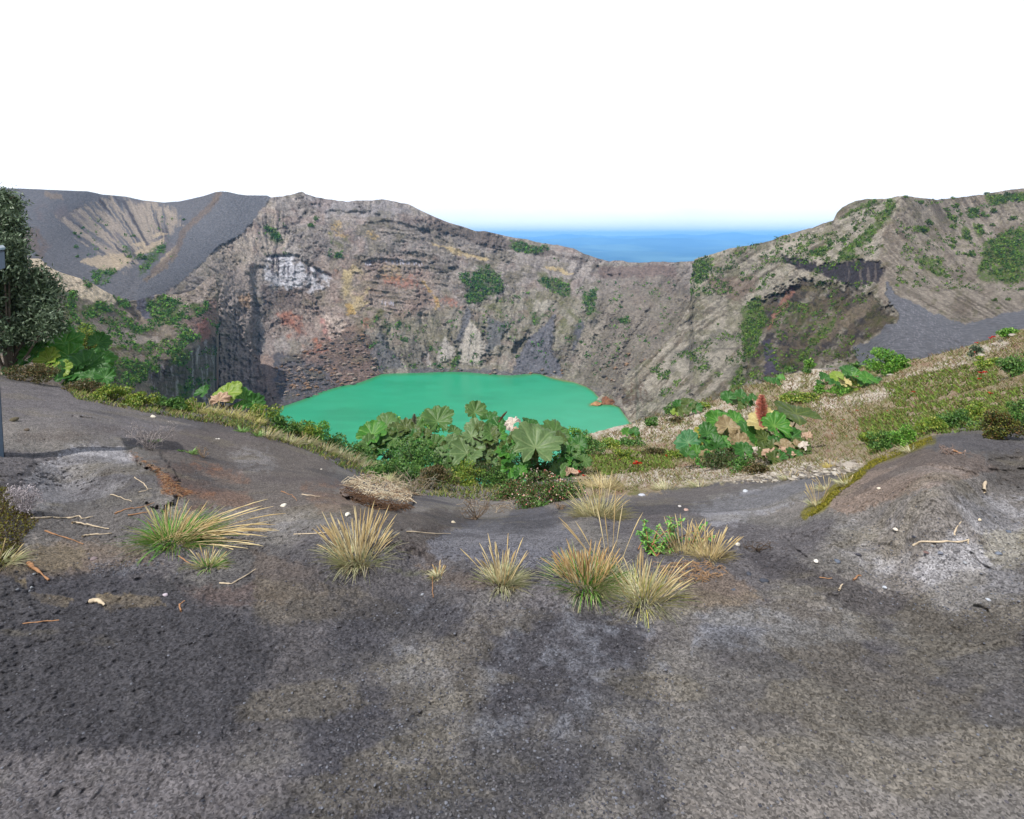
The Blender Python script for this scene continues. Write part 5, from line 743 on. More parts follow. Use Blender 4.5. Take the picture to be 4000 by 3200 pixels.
tussock(1960, 2285, 260, 190, 'pale tussock with a few upright golden stalks near the centre bottom', 1100, 34, PT, ST, (0, 0, 0), 1.0, .26)
tussock(2290, 2290, 340, 200, 'broad tussock crowded with rust-gold stalks, left part of the right-hand mass', 1500, 90, PT + GT, GO, (-.05, 0, 0), .9, .34)
tussock(2520, 2350, 380, 230, 'sprawling yellowish tussock with long bent stalks, lowest in the picture', 1500, 34, PT + [A(190, 186, 100)], ST, (.15, -.1, -.1), 1.0, .3, droop=.7)
tussock(2390, 2270, 200, 420, 'thin tuft with very long straw stalks standing in the right-hand mass', 240, 8, PT, ST, (.05, .05, .1), 1.0, .2)
tussock(2340, 2030, 280, 170, 'grey straw tussock with thin upright stalks above the gravel', 1000, 22, [A(196, 188, 150), A(176, 172, 130), A(166, 160, 110)], ST, (0, 0, 0), 1.0, .28)
tussock(2770, 2190, 200, 150, 'straw-pink tussock right of the leafy green herb', 900, 40, [A(206, 190, 156), A(196, 184, 130)], ST, (.1, 0, 0), 1.1, .3)
tussock(2670, 2170, 200, 150, 'tuft of golden stalks between green herb and straw-pink tussock', 300, 46, PT, ST, (0, 0, 0), 1.1, .35)
tussock(2360, 1920, 200, 70, 'bleached grass tuft at the lip right of the pink-flowered bush', 500, 10, [A(210, 196, 150)], ST, (0, 0, 0), 1.2, .35)
tussock(2600, 1925, 150, 50, 'low grey-green grass at the edge of the ash, centre right', 260, 4, PT, ST); tussock(2730, 1915, 120, 45, 'low straw grass beside the pale stones', 220, 4, PT, ST); tussock(3080, 1885, 100, 50, 'grass tuft under the withered leaves near the grey flow', 200, 6, PT, ST)
tussock(3190, 1985, 90, 130, 'thin grass tuft with long stalks at the foot of the moss line', 160, 10, PT, ST, (-.2, 0, .2)); tussock(3225, 1925, 90, 80, 'grass tuft growing from the left end of the mud bank', 200, 6, PT, ST, (-.2, 0, .1)); tussock(3310, 1905, 120, 70, 'straw tuft overhanging the moss on the mud bank', 300, 5, PT, ST, (.1, 0, 0)); tussock(3560, 1775, 110, 40, 'flat straw tuft on the bank under the bright upright bush', 200, 0, PT)
tussock(3245, 1840, 80, 60, 'yellow grass tuft on the pale stony patch', 200, 6, [A(206, 190, 110)], ST); tussock(0, 2210, 200, 110, 'long-bladed grass at the lower left edge below the moss', 300, 10, PT, ST, (.4, -.2, 0))
for i, (x, y, w) in enumerate([(1040, 1720, 130), (1130, 1745, 140), (1200, 1745, 110), (1270, 1775, 130), (1320, 1795, 130), (1370, 1815, 130), (1420, 1840, 130), (1465, 1860, 130), (1520, 1895, 110)]):
    tussock(x, y, w, 60, ('leftmost second third fourth fifth sixth seventh eighth rightmost'.split()[i] + ' bleached grass tuft in the row along the lip below the lake'), 280, 5, [A(200, 196, 160), A(160, 166, 110), A(184, 176, 140)], ST, (.2, 0, 0), 1.0, .4, 'bleached grass tufts along the lip below the lake', bw=.006)
for i, (x, y, w) in enumerate([(770, 1625, 110), (830, 1630, 130), (890, 1640, 130), (950, 1650, 110), (1000, 1665, 90)]):
    tussock(x, y, w, 70, ('leftmost second middle fourth rightmost'.split()[i] + ' straw-yellow grass tuft of the five below the lime-leaved plant'), 260, 8, [A(206, 196, 140), A(186, 186, 110)], ST, (0, 0, 0), 1.0, .4, 'straw grass below the lime-leaved plant', bw=.007)
for (x, y, w, lb) in ((600, 1740, 70, 'small green rosette at the foot of the dead twiggy plant'), (745, 1785, 90, 'green rosette on brown ash, right of the dead twiggy plant'), (945, 1700, 90, 'pale green rosette on the ash near the straw grass'), (1005, 1715, 80, 'pale rosette at the left end of the bleached grass row'), (2110, 1990, 120, 'flat pale green weed below the pink-flowered bush'), (705, 1775, 40, 'tiny green tuft left of the green rosette')):
    tussock(x, y, w, 30, lb, 90, 0, [A(140, 176, 104), A(110, 150, 80)], None, (0, 0, 0), 1, .12, None, 'rosette_plant', bw=.012)
def twig_plant(x, y, wpx, hpx, label, n=26, col=A(168, 160, 158), name='dead_plant', fuzz=500, cat='dead plant'):
    b = at(x, y); sc = b.y / F; w = wpx * sc; h = hpx * sc; r = empty(name, b, label, cat); m = MB(); B0 = np.array(b); pts = []
    for i in range(n):
        e = B0 + np.array([RN.uniform(-.5, .5) * w, RN.uniform(-.4, .4) * w, RN.uniform(.3, 1) * h]); md = (B0 + e) / 2 + RN.normal(size=3) * .08 * w; p = [B0, (B0 + md) / 2, md, (md + e) / 2 + RN.normal(size=3) * .02 * w, e]; m.tube(p, np.array([1, .8, .6, .4, .2]) * .0035, col, 4)
        for k in range(3): q = p[2] * .5 + p[4] * .5; s_ = q + RN.normal(size=3) * .12 * w; m.tube([q, (q + s_) / 2 + RN.normal(size=3) * .01, s_], [.0018, .0014, .0008], col, 3); pts.append(s_)
        pts.append(e)
    m.build('branches', M_wood, r)
    if fuzz: m = MB(); pp = np.array(pts)[RN.randint(len(pts), size=fuzz)] + RN.normal(size=(fuzz, 3)) * .035 * w; m.add(*leafquads(pp, .012, .5, mixcols(fuzz, [col, np.array(col) * .6, np.array(col) * 1.2]))); m.build('withered_leaves', M_dry, r, smooth=False)
    return r
twig_plant(578, 1755, 150, 120, 'dead grey twiggy plant standing on the rust-brown edge of the ash', 22)
twig_plant(95, 2010, 130, 120, 'silvery dead leafy plant beside the moss at the left edge', 30, A(180, 172, 176), fuzz=900)
twig_plant(2190, 1990, 60, 30, 'tangle of fine dead twigs below the pink-flowered bush', 14, A(150, 130, 110), fuzz=0)
twig_plant(1860, 2030, 130, 110, 'dark dead shoot with curled roots in the gully at the centre', 16, A(120, 104, 88), fuzz=60)
twig_plant(1620, 1935, 190, 100, 'leafless grey branching bush below the central clump', 30, A(160, 148, 130), fuzz=0)
twig_plant(795, 1790, 60, 50, 'tiny dead sprig right of the green rosette', 8, A(150, 130, 110), fuzz=60)
twig_plant(3720, 1775, 90, 30, 'dead sprig lying on the mud bank under the dark tangled bush', 8, A(150, 130, 120), fuzz=30)
twig_plant(2960, 2150, 120, 30, 'scatter of dark dead twigs beside the white cigarette-like stub', 10, A(90, 78, 68), fuzz=0)
# leafy green herb
b = at(2560, 2160); r = empty('leafy_herb', b, 'leafy bright green herb with upright stems among the straw tussocks', 'plant'); m = MB(); lv = MB(); sc = b.y / F
for (x, y, k) in ((2515, 2030, 26), (2495, 2075, 20), (2545, 2070, 26), (2575, 2055, 26), (2622, 2020, 30), (2635, 2060, 24), (2668, 2035, 18), (2600, 2110, 30), (2530, 2115, 26), (2565, 2130, 26), (2620, 2140, 20), (2730, 2055, 20), (2760, 2050, 20), (2780, 2095, 14), (2510, 2120, 16)):
    e = P3(np.array(float(x)), np.array(float(y)), b.y + RN.uniform(-.05, .15)); s0 = np.array(b) + RN.normal(size=3) * [.05, .03, 0] + np.array([(x - 2560) * .35 * sc, 0, 0]); m.tube([s0, (s0 + e) / 2 + [0, 0, .02], e], [.004, .003, .002], A(150, 110, 80), 5)
    t_ = RN.uniform(.35, 1, k * 2); Bp = s0 + (e - s0) * t_[:, None]; a = RN.uniform(0, 2 * np.pi, k * 2); d = unit(np.stack([np.cos(a), np.sin(a), RN.uniform(.1, .9, k * 2)], 1)); L_ = RN.uniform(.02, .04, k * 2)
    sd = unit(np.cross(d, [0, 0, 1.0])); wv = (np.sin(np.linspace(0.15, 1, 5) * np.pi))[None, :, None]; tt = np.linspace(0, 1, 5)[None, :, None]; Pp = Bp[:, None] + d[:, None] * L_[:, None, None] * tt - np.array([0, 0, 1]) * L_[:, None, None] * tt ** 2 * .4; V = np.stack([Pp - sd[:, None] * L_[:, None, None] * .16 * wv, Pp + sd[:, None] * L_[:, None, None] * .16 * wv], 2)
    i = np.arange(k * 2 * 10).reshape(k * 2, 5, 2); Fc = np.stack([i[:, :-1, 0], i[:, :-1, 1], i[:, 1:, 1], i[:, 1:, 0]], -1).reshape(-1, 4); lv.add(V.reshape(-1, 3), Fc, np.repeat(mixcols(k * 2, [A(110, 176, 70), A(84, 150, 56), A(146, 196, 100)]), 10, 0))
m.build('stems', M_wood, r); lv.build('leaves', M_leaf, r)
# bank of bleached roots under the lip
def ground_pts(poly_, n):
    p = np.array(poly_, float); lo, hi = p.min(0), p.max(0); out = []
    while sum(map(len, out)) < n:
        q = RN.uniform(lo, hi, (n * 2, 2)); out.append(q[inside(q[:, 0], q[:, 1], poly_)])
    q = np.concatenate(out)[:n]; return q, P3(q[:, 0], q[:, 1], gD(q[:, 0], q[:, 1]))
def mat_of_twigs(name, poly_, n, L_, cols, label, cat, r_=.003, lift=.03):
    q, p = ground_pts(poly_, n); m = MB()
    for i in range(n):
        a = RN.uniform(0, 2 * np.pi); d = np.array([math.cos(a), math.sin(a) * .6, RN.uniform(-.3, .4)]) * L_ * RN.uniform(.4, 1.2); m.tube([p[i] - d * .5 + [0, 0, lift * RN.uniform(.2, 1)], p[i] + RN.normal(size=3) * L_ * .12 + [0, 0, lift * RN.uniform(.2, 1.5)], p[i] + d * .5 + [0, 0, lift * RN.uniform(.0, 1)]], [r_, r_ * .9, r_ * .4], cols[RN.randint(len(cols))], 4)
    o = m.build(name, M_wood); tag(o, label, cat, None, 'stuff'); return o
mat_of_twigs('dry_roots', [(1350, 1900), (1440, 1850), (1560, 1880), (1610, 1930), (1600, 1975), (1520, 1960), (1420, 1940)], 420, .16, [A(190, 176, 150), A(206, 194, 170), A(150, 128, 104)], 'tangled bleached roots and straw on the small overhang', 'roots')
mat_of_twigs('root_fringe', [(1340, 1915), (1420, 1950), (1530, 1985), (1600, 1985), (1600, 2000), (1500, 2000), (1400, 1970)], 260, .12, [A(104, 80, 62), A(84, 64, 50)], 'brown hanging roots under the small overhang', 'roots', .002)
mat_of_twigs('needle_litter', [(510, 1765), (560, 1800), (640, 1850), (700, 1900), (760, 1930), (700, 1945), (630, 1930), (640, 1890), (600, 1840)], 420, .05, [A(150, 108, 80), A(124, 86, 62), A(170, 140, 110)], 'rust-coloured plant litter along the edge of the grey flow', 'litter', .0013, .008)
mat_of_twigs('straw_litter', [(2560, 2210), (2760, 2190), (2860, 2240), (2700, 2290), (2600, 2260)], 200, .06, [A(170, 140, 110), A(150, 120, 90)], 'pale straw litter between the right-hand tussocks', 'litter', .0015, .008)
mat_of_twigs('gully_roots', [(1750, 1935), (2000, 1925), (2060, 1975), (1980, 2010), (1820, 1990)], 90, .14, [A(170, 156, 136), A(120, 104, 90)], 'thin dead roots in the gully below the central bushes', 'roots', .0025)
# sticks
ST_ = [([(120, 2030), (200, 2025), (270, 2028), (310, 2020), (320, 2030), (362, 2022)], .006, 'long grey stick lying right of the moss at the left edge'), ([(282, 2045), (330, 2050), (370, 2060), (428, 2070)], .006, 'pale forked stick just below the long grey stick'), ([(172, 2075), (230, 2095), (280, 2110), (325, 2127)], .004, 'thin reddish twig crossing the ash at lower left'), ([(320, 2098), (350, 2093), (390, 2090), (436, 2085)], .005, 'short kinked stick below the pale forked stick'),
  ([(448, 2009), (500, 1990), (550, 1985), (603, 1965)], .004, 'thin curved stick above the largest tussock'), ([(500, 2016), (545, 2008), (600, 2000)], .004, 'shorter stick just above the largest tussock'), ([(430, 1932), (470, 1945), (515, 1960)], .0035, 'dark slender twig on the grey flow'), ([(525, 1868), (560, 1890), (580, 1915)], .004, 'pale twig sloping at the edge of the grey flow'), ([(540, 1925), (590, 1912)], .004, 'stub of twig by the edge of the grey flow'), ([(858, 2282), (905, 2284), (955, 2255), (1000, 2225)], .004, 'pale curved stick right below the largest tussock'),
  ([(110, 2208), (150, 2240), (190, 2275)], .009, 'peeled brown stick at lower left'), ([(350, 2357), (385, 2355), (408, 2372)], .010, 'curved white piece of bark near the bottom left'), ([(1150, 2090), (1250, 2085), (1340, 2075)], .003, 'thin pale stick above left of the golden fan tussock'), ([(1590, 2078), (1660, 2085), (1760, 2088)], .004, 'pale straight stick right of the golden fan tussock'), ([(3565, 2135), (3600, 2120), (3680, 2122), (3760, 2120), (3782, 2112), (3782, 2130)], .005, 'long crooked white root on the right mud slope'), ([(3728, 2095), (3732, 2070), (3755, 2042)], .004, 'short upright-lying white root above the long crooked one'),
  ([(3842, 1926), (3850, 1890)], .011, 'thick pale stub of stick on the mud bank at the right'), ([(3335, 2268), (3355, 2250), (3365, 2253)], .004, 'small bent twig at lower right'), ([(3278, 2310), (3290, 2285)], .005, 'short pale twig at lower right, beside the painted shadow band on dark gravel'), ([(3200, 2258), (3250, 2262)], .003, 'hair-thin twig at lower right'), ([(1100, 1922), (1140, 1935), (1160, 1958)], .003, 'thin twig on brown ash left of the overhang'), ([(1180, 1935), (1250, 1942)], .004, 'pale twig on brown ash, left of the overhang\'s roots'), ([(700, 2175), (735, 2200), (760, 2215)], .003, 'golden stem fallen below the largest tussock'),
  ([(1690, 2250), (1690, 2300), (1692, 2338)], .003, 'upright straw stem fallen near the smallest tuft'), ([(3720, 1762), (3755, 1778)], .008, 'brown stub of branch on the bank by the dark tangled bush'), ([(705, 2390), (702, 2365), (720, 2350)], .004, 'reddish hooked twig at the bottom left'), ([(90, 2440), (170, 2430), (230, 2425)], .003, 'thin orange root at the bottom left corner')]
for p_, r_, lb in ST_:
    q = np.array(p_, float); k = 4 * (len(q) - 1) + 1; t0 = np.linspace(0, len(q) - 1, k); qx = np.interp(t0, range(len(q)), q[:, 0]) + RN.normal(size=k) * 1.2; qy = np.interp(t0, range(len(q)), q[:, 1]) + RN.normal(size=k) * 1.0
    P_ = P3(qx, qy, gD(qx, qy)); P_[:, 2] += r_ * 1.1; m = MB(); col = A(200, 184, 160) if 'white' in lb or 'pale' in lb or 'grey' in lb else A(168, 128, 96)
    m.tube(P_, r_ * np.linspace(1, .45, k) * (1 + .2 * RN.normal(size=k)), col, 6); o = m.build('stick', M_wood); o['label'] = lb; o['category'] = 'stick'
# stones
def rock_mesh(r, seed=0, flat=.7, sub=2):
    import bmesh
    bm = bmesh.new(); bmesh.ops.create_icosphere(bm, subdivisions=sub, radius=1); q = np.array([v.co[:] for v in bm.verts]); fc = np.array([[v.index for v in f.verts] for f in bm.faces]); bm.free()
    rs = np.random.RandomState(seed); n = q * rs.uniform(.75, 1.25, 3)
    for k in range(7): nv = unit(rs.normal(size=3)); dd = n @ nv; n = n - np.clip(dd - rs.uniform(.5, .85), 0, 9)[:, None] * nv
    n = n * (1 + .12 * vn(q[:, 0] * 3 + seed, q[:, 1] * 3 + q[:, 2] * 2, seed)[:, None]); n[:, 2] *= flat; return n * r, fc
STN = [(330, 1888, 14, A(140, 140, 146), 'small round pebble on the grey flow'), (368, 2185, 30, A(130, 118, 120), 'flat reddish-grey stone on mud at lower left'), (62, 1755, 0, 0, 0), (560, 1690, 0, 0, 0), (600, 1630, 22, A(210, 205, 190), 'chalky white stone at the back of the left ash'), (845, 1716, 9, A(226, 222, 214), 'left one of two tiny white stones on dark ash'), (855, 1716, 9, A(226, 222, 214), 'right one of two tiny white stones on dark ash'), (1108, 1978, 30, A(226, 220, 205), 'white curled shell-like stone on the brown ash'), (1358, 2014, 26, A(220, 216, 204), 'pale oval stone right above the golden fan tussock'), (1255, 1835, 12, A(206, 200, 190), 'pale pebble left of the root overhang'), (1770, 2042, 20, A(206, 194, 170), 'cream stone in the gully at the centre'),
  (3432, 1910, 20, A(226, 214, 196), 'round cream stone high on the mud bank'), (3498, 2070, 24, A(226, 218, 204), 'curved white stone in the middle of the right mud slope'), (3826, 2033, 17, A(222, 206, 180), 'cream stone right above the long crooked root'), (3190, 2194, 22, A(232, 228, 222), 'bright white stone at lower right'), (2508, 1938, 26, A(190, 194, 206), 'pale blue-white flat stone near the lip'), (2655, 1980, 16, A(196, 192, 190), 'grey pebble on the middle ash'), (2680, 1995, 22, A(176, 150, 140), 'pinkish stone on the middle ash'), (2912, 1922, 22, A(190, 196, 204), 'bluish flat stone on the grey flow below the heather'), (2148, 1902, 22, A(232, 226, 210), 'white papery leaf-like stone inside the pink-flowered bush'),
  (2880, 2128, 28, A(226, 220, 206), 'white stub lying right of the straw-pink tussock'), (2925, 2245, 26, A(76, 80, 90), 'dark stone at lower right near the straw litter'), (2723, 2266, 20, A(84, 90, 100), 'dark bluish stone below the straw litter'), (2865, 2306, 18, A(90, 96, 108), 'dark pebble on the brown mud, lower right'), (2630, 2268, 22, A(120, 130, 142), 'blue-grey pebble right of the sprawling tussock'), (2985, 2272, 30, A(70, 74, 84), 'dark slab right of the brown mud'), (3270, 2195, 26, A(96, 104, 118), 'blue-grey stone right of the bright white one'), (3454, 2297, 20, A(190, 196, 206), 'light flat stone on the pale mud'), (3670, 2163, 24, A(120, 124, 136), 'blue-grey stone under the long crooked root'), (3620, 2160, 22, A(120, 100, 98), 'reddish stone under the left end of the long crooked root'), (3643, 2135, 14, A(130, 134, 140), 'small grey stone touching the long crooked root'),
  (3940, 2080, 20, A(110, 118, 134), 'blue-grey stone near the right edge'), (3900, 2165, 24, A(120, 128, 142), 'larger blue-grey stone near the right edge'), (3862, 2345, 22, A(180, 186, 196), 'light stone in the bottom right'), (3770, 2200, 18, A(170, 174, 180), 'grey pebble right below the long crooked root'), (3355, 2170, 26, A(70, 70, 78), 'dark stone left on the pale mud'), (3570, 2100, 16, A(60, 62, 70), 'black pebble above the crooked root\'s left end'), (3478, 2030, 14, A(80, 80, 88), 'black pebble left of the curved white stone'), (133, 2245, 14, A(130, 134, 140), 'grey pebble beside the peeled brown stick'), (124, 2297, 16, A(140, 144, 150), 'upper of three grey pebbles at lower left'), (116, 2310, 14, A(120, 124, 132), 'lower of three grey pebbles at lower left'), (68, 2305, 16, A(110, 114, 122), 'left of three grey pebbles at lower left'), (103, 1682, 20, A(110, 100, 88), 'brownish stone on the ash left of the post\'s shadow'), (55, 1645, 40, A(96, 90, 74), 'mossy flat stone near the post'), (645, 2327, 20, A(190, 180, 190), 'pinkish-white pebble on the lower left gravel'), (1650, 2325, 16, A(150, 154, 162), 'grey pebble on the bottom centre gravel')]
for i, (x, y, w, c, lb) in enumerate(STN):
    if not w: continue
    p = at(x, y); rr = w / 2 / F * p.y; V, Fc = rock_mesh(rr, i, .55); o = fastmesh('stone', V + np.array(p) + [0, 0, rr * .25], Fc, M_stone, None, np.repeat(np.array(c)[None], len(V), 0)); o['label'] = lb; o['category'] = 'stone'
# pale rocks at the top of the right shoulder
for i, (x, y, w, lb) in enumerate([(3858, 1372, 52, 'largest pale lichen-covered rock on the upper shoulder'), (3895, 1350, 36, 'pale rock right of the largest lichen-covered one'), (3835, 1392, 30, 'pale rock left below the largest lichen-covered one'), (3960, 1312, 34, 'pale rock at the very top of the shoulder'), (3475, 1565, 0, ''), (3473, 1462, 0, ''), (3330, 1822, 90, 'broad flat pale stone slab by the bank'), (3475, 1468, 30, 'grey rock just under the large round bush'), (2690, 1765, 60, 'pale grey rock half hidden beside the cupped leaf')]):
    if w: p = at(x, y); rr = w / 2 / F * p.y; V, Fc = rock_mesh(rr, 60 + i, .5 if 'slab' not in lb else .2, 3); o = fastmesh('rock', V + np.array(p) + [0, 0, rr * .1], Fc, M_stone, None, np.repeat(A(168, 160, 150)[None], len(V), 0)); o['label'] = lb; o['category'] = 'rock'
# gravel lying on the ash
def scatter_gravel(name, regions, n, smin, smax, cols, label):
    V0, F0 = rock_mesh(1, 3, .6, 1); Vs = []; Fs = []; Cs = []; k = 0
    for pl, w in regions:
        q, p = ground_pts(pl, int(n * w)); s_ = smin + (smax - smin) * RN.uniform(0, 1, len(p)) ** 3; ax = RN.uniform(0, 6.28, len(p)); c = mixcols(len(p), cols)
        R_ = np.stack([np.stack([np.cos(ax), -np.sin(ax), 0 * ax], -1), np.stack([np.sin(ax), np.cos(ax), 0 * ax], -1), np.stack([0 * ax, 0 * ax, 1 + 0 * ax], -1)], 1); V = np.einsum('nij,vj->nvi', R_, V0) * s_[:, None, None] * RN.uniform(.7, 1.2, (len(p), 1, 3)) + p[:, None] + np.array([0, 0, 1]) * s_[:, None, None] * .2
        Vs.append(V.reshape(-1, 3)); Fs.append((F0[None] + (np.arange(len(p)) * len(V0))[:, None, None] + k).reshape(-1, 3)); Cs.append(np.repeat(c, len(V0), 0)); k += len(p) * len(V0)
    o = fastmesh(name, np.concatenate(Vs), np.concatenate(Fs), M_stone, None, np.concatenate(Cs), smooth=False); tag(o, label, 'gravel', None, 'stuff')
FG = [(-60, 1950), (1300, 2050), (2700, 2050), (4060, 1950), (4300, 3250), (-300, 3250)]
scatter_gravel('gravel', [([(-60, 1640), (900, 1700), (1300, 1850), (2300, 2000), (3000, 1960), (4060, 1850), (4300, 3250), (-300, 3250)], .4), ([(1650, 2330), (2600, 2400), (2700, 3250), (1200, 3250), (1300, 2400)], .35), ([(3300, 2050), (4060, 2000), (4100, 2500), (3400, 2350)], .14), ([(340, 2200), (640, 2180), (600, 2240), (360, 2260)], .05), ([(1700, 2100), (2150, 2010), (2200, 2200), (1800, 2240)], .06)], 16000, .0012, .0058, [A(100, 103, 112), A(118, 121, 130), A(64, 66, 74), A(78, 78, 86), A(92, 90, 96), A(108, 108, 112)], 'fine grey cinder gravel strewn over the ash in front')
scatter_gravel('shoulder_stones', [([(2240, 1700), (2500, 1650), (2720, 1600), (2960, 1560), (3000, 1600), (2800, 1680), (2560, 1730), (2360, 1730)], .4), ([(3060, 1480), (3300, 1445), (3180, 1530)], .1), ([(3150, 1560), (3500, 1500), (3900, 1340), (3700, 1460), (3300, 1620)], .25), ([(2500, 1860), (3000, 1850), (3350, 1800), (3340, 1850), (3000, 1890)], .25)], 2600, .006, .035, [A(160, 152, 140), A(136, 128, 118), A(178, 172, 162), A(110, 104, 96)], 'pale pumice lumps scattered over the heathy right shoulder')
# heath cover of the shoulder
def cover(name, regions, n, size, cols, label, up=.9, asp=.12, hgt=1.0):
    m = MB()
    for pl, w in regions:
        q, p = ground_pts(pl, int(n * w)); kx = fbm(q[:, 0] / 40, q[:, 1] / 20, 4, 71); keep = RN.uniform(-.5, .5, len(q)) < kx + .15; q = q[keep]; p = p[keep]; d = p[:, 1]; k = len(p); px = d / F
        s_ = np.maximum(size * px, .012); L_ = s_ * RN.uniform(.6, 1.6, k) * hgt; a = RN.uniform(0, 6.28, k); dv = unit(np.stack([np.cos(a) * .6, np.sin(a) * .6, np.full(k, up)], 1)); m.add(*ribbons(p - [0, 0, .005], dv, L_, s_ * asp * 1.6, np.full(k, .2), mixcols(k, cols), 3))
    o = m.build(name, M_dry, None, smooth=False); tag(o, label, 'ground cover', None, 'stuff')
SHR = [([(2230, 1760), (2500, 1640), (3000, 1480), (3600, 1400), (4000, 1292), (4700, 1190), (4700, 1560), (3900, 1640), (3640, 1700), (3420, 1790), (3300, 1840), (2980, 1850), (2700, 1890), (2320, 1940)], 1.0)]
cover('heath', SHR, 60000, 12, [A(176, 160, 130), A(120, 134, 60), A(104, 120, 54), A(96, 98, 54), A(84, 86, 48), A(122, 110, 74), A(116, 84, 62), A(146, 134, 104), A(88, 104, 52), A(130, 104, 80)], 'mixed heath and dry grass covering the right shoulder')
cover('green_heath', [([(3350, 1640), (3700, 1560), (4050, 1500), (4050, 1660), (3640, 1700), (3400, 1780)], .6), ([(2280, 1780), (2600, 1760), (2640, 1830), (2350, 1860)], .2), ([(3450, 1500), (3900, 1400), (3900, 1500), (3500, 1600)], .2)], 20000, 13, [A(120, 148, 62), A(88, 112, 46), A(108, 130, 58), A(74, 92, 42), A(110, 104, 60)], 'fresh green low growth between the shrubs of the right shoulder', asp=.25)
cover('rim_weeds', [([(230, 1500), (600, 1560), (1000, 1640), (1300, 1760), (1500, 1880), (1480, 1900), (1200, 1760), (900, 1670), (500, 1600), (300, 1560)], .7), ([(1480, 1860), (2000, 1900), (2250, 1900), (2250, 1940), (1900, 1960), (1600, 1930)], .3)], 9000, 17, [A(112, 134, 56), A(130, 136, 72), A(84, 106, 46), A(150, 140, 96), A(100, 90, 60), A(72, 96, 44)], 'weedy grass along the crater lip', asp=.12)
cover('moss', [([(3150, 2010), (3220, 1955), (3290, 1880), (3350, 1845), (3420, 1790), (3560, 1735), (3640, 1705), (3640, 1725), (3560, 1760), (3430, 1812), (3360, 1868), (3300, 1912), (3230, 1975), (3170, 2020)], 1)], 9000, 5, [A(112, 108, 32), A(134, 128, 40), A(88, 88, 28)], 'yellow-green moss along the edge of the mud bank', asp=.5)
# mossy hummock at the left edge
q, p = ground_pts([(-200, 1880), (20, 1900), (110, 1990), (150, 2040), (90, 2110), (60, 2200), (-200, 2260)], 9000); hb = p.copy(); hb[:, 2] += .10 * np.exp(-((q[:, 0] + 40) / 110) ** 2 - ((q[:, 1] - 2060) / 110) ** 2) * RN.uniform(0, 1, len(q)); m = MB(); m.add(*leafquads(hb, .014, .5, mixcols(len(q), [A(104, 100, 34), A(92, 76, 44), A(76, 60, 44), A(120, 118, 44)]))); o = m.build('mossy_hummock', M_leaf, None, smooth=False); tag(o, 'moss and brown litter heaped at the left edge', 'moss', None, 'stuff')
# red flowers
def red_flower(x, y, h, w, lb):
    p = at(x, y); sc = p.y / F; r = empty('red_flower', p, lb, 'flower', 'red flowers on the right shoulder'); P0 = np.array(p); m = MB(); t_ = P0 + np.array([RN.normal() * h * .15 * sc, 0, h * sc]); m.tube([P0 - [0, 0, .02], (P0 + t_) / 2, t_], [.06 * w * sc] * 3, A(130, 90, 60), 4); m.build('stem', M_wood, r)
    f = MB(); k = 14; a = RN.uniform(0, 6.28, k); f.add(*ribbons(np.repeat(t_[None], k, 0), unit(np.stack([np.cos(a), np.sin(a), RN.uniform(-.1, .8, k)], 1)), np.full(k, w * .55 * sc), np.full(k, w * .28 * sc), np.full(k, .1), mixcols(k, [A(214, 48, 42), A(226, 84, 60)]), 3)); f.build('petals', M_leaf, r, smooth=False)
for (x, y, h, w, lb) in [(2490, 1830, 22, 24, 'brightest red flower cluster on the slope right of the pink-flowered bush'), (2480, 1826, 14, 18, 'red bloom touching the brightest cluster'), (2500, 1822, 12, 16, 'red bloom just right of the brightest cluster'), (2610, 1795, 14, 16, 'red bloom left below the cupped leaf'), (2700, 1796, 12, 12, 'small red bloom below the cupped leaf'), (2260, 1860, 16, 18, 'red bloom at the right side of the pink-flowered bush'), (2283, 1872, 14, 14, 'smaller red bloom right of the pink-flowered bush'),
   (3870, 1345, 24, 14, 'tall red bloom above the pale rocks, left'), (3883, 1342, 26, 14, 'tall red bloom above the pale rocks, right'), (3815, 1360, 20, 14, 'red bloom by the grey-green spiky bush'), (3807, 1390, 14, 16, 'red bloom low on the grey-green spiky bush'), (3955, 1308, 14, 12, 'red bloom near the top right bush'), (3835, 1478, 22, 20, 'upper bloom of the red pair in the middle of the shoulder\'s right half'), (3848, 1470, 16, 16, 'red bloom right next to the red pair'), (3826, 1494, 14, 14, 'lower bloom of the red pair'), (3870, 1552, 16, 18, 'red bloom among leaves at the far right'), (3570, 1545, 14, 12, 'red bloom in mid slope above the others')]:
    red_flower(x, y, h, w, lb)
for i in range(30):
    x = RN.uniform(2350, 3900); y = RN.uniform(1560 + (3900 - x) * .06, 1720 + (3900 - x) * .05) if x > 3000 else RN.uniform(1740, 1830)
    red_flower(x, y, 8, 6, 'tiny red flower dotting the heath of the right shoulder')
